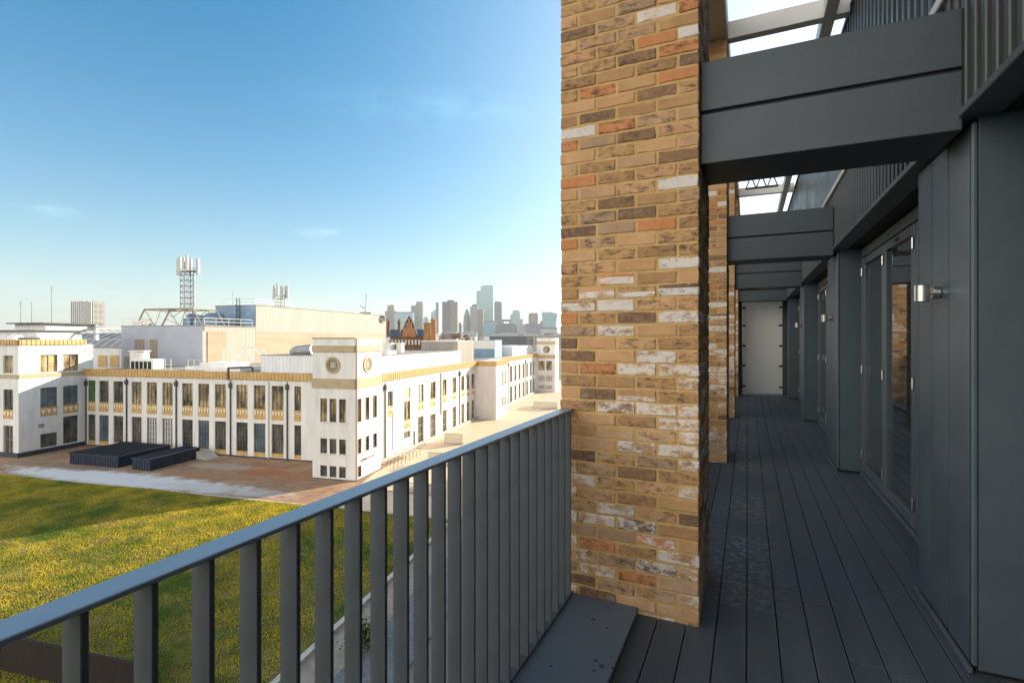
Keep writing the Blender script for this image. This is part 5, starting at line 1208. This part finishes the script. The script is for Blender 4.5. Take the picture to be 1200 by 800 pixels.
# second antenna cluster on the ribbed shed, cable coil at its far corner, crane behind it
o_ = (-40, 36.5, 21.62); am = ything('antenna_cluster', 'short pole with a cluster of white panel antennas on the ribbed shed roof', 'antenna', o_)
mb = MB(o_); mb.bar((-40, 36.5, 21.6), (-40, 36.5, 26.4), .16); mb.box(-42, -37.5, 35.8, 37.4, 21.621, 22.0)
for q in range(5): mb.bar((-41+.5*q, 36.3, 22.0), (-41+.5*q, 36.3, 24.0), .11)
mb.build('pole', M['galv'], am)
for i, (dx, dy, z) in enumerate(((-1.7, 0, 23.6), (-1.0, -.7, 24.0), (-.1, -.9, 24.2), (.7, -.6, 23.7), (1.4, .1, 23.9), (.5, .8, 24.0))):
    mb = MB(o_); mb.box(-40+dx-.24, -40+dx+.24, 36.5+dy-.12, 36.5+dy+.12, z, z+2.5); mb.build('antenna_panel', M['antenna_grey'], am, bevel=.05)
mb = MB(o_); mb.bar((-41.7, 36.5, 24.4), (-38.6, 36.6, 24.4), .08); mb.bar((-40, 35.6, 24.4), (-40, 37.3, 24.4), .08); mb.build('bracket', M['pipe'], am)
mb = MB((-33.3, 65, 20.6))
for q in range(3):
    pts = [(-33.3, 64.4+.5*q+.85*math.cos(a*.52), 20.6+.85*math.sin(a*.52)) for a in range(13)]
    for a, b in zip(pts, pts[1:]): mb.bar(a, b, .09, n=5)
solo('cable_coil', mb, M['pipe'], 'dark looped cable coil at the top right corner of the ribbed shed', 'cable coil', frame='yard')
t = cthing('tower_crane', 'small distant construction crane behind the ribbed shed roof', 'crane', -172, 600)
mb = MB(); mb.box(-.6, .6, -.6, .6, 0, H+34); mb.build('mast', M['galv'], t)
mb = MB(); mb.bar((0, 0, H+33), (1.5, 0, H+52), .45); mb.bar((0, 0, H+34), (-6, 0, H+37), .5); mb.bar((-6, 0, H+37), (1.2, 0, H+50), .12); mb.build('jib', M['galv'], t)
mb = MB(); mb.box(-7, 6, 2, 12, H+20, H+30); mb.build('scaffold_wrap', M['low_grey'], t)

# ================================================================== HAZE
hz = MB((0, 0, 0)); hz.box(-3600, 3600, -3600, 3600, GZ-1.2, 285)
hm = bpy.data.materials.new('haze'); hm.use_nodes = True; nt = hm.node_tree; nt.nodes.clear()
oo = nt.nodes.new('ShaderNodeOutputMaterial'); pv_ = nt.nodes.new('ShaderNodeVolumePrincipled')
pv_.inputs['Color'].default_value = (.86, .93, 1.0, 1); pv_.inputs['Density'].default_value = 0.85e-4; pv_.inputs['Anisotropy'].default_value = .25
nt.links.new(pv_.outputs[0], oo.inputs['Volume'])
o = hz.build('haze', hm); tag(o, kind='stuff')

mb = MB((0, 0, 0)); g = random.Random(4)
for k in range(16):
    q = k/15; p = city(-92.5+5*q**1.3+g.gauss(0, .5), 126+g.gauss(0, .8), EYE+4.2+8.0*q+g.gauss(0, .4)); r = .7+1.1*q*g.uniform(.6, 1.1); n = 10
    rings = [(math.sin(math.pi*j/6)*r, -math.cos(math.pi*j/6)*r) for j in range(7)]
    vs = [p+V(a*math.cos(2*math.pi*i/n), a*math.sin(2*math.pi*i/n), z) for a, z in rings for i in range(n)]
    mb.raw(vs, [(j*n+i, j*n+(i+1) % n, (j+1)*n+(i+1) % n, (j+1)*n+i) for j in range(6) for i in range(n)])
sm = bpy.data.materials.new('smoke'); sm.use_nodes = True; nt = sm.node_tree; nt.nodes.clear()
oo = nt.nodes.new('ShaderNodeOutputMaterial'); pv_ = nt.nodes.new('ShaderNodeVolumePrincipled'); pv_.inputs['Color'].default_value = (.55, .55, .6, 1); pv_.inputs['Density'].default_value = .035
nt.links.new(pv_.outputs[0], oo.inputs['Volume'])
solo('smoke', mb, sm, kind='stuff')
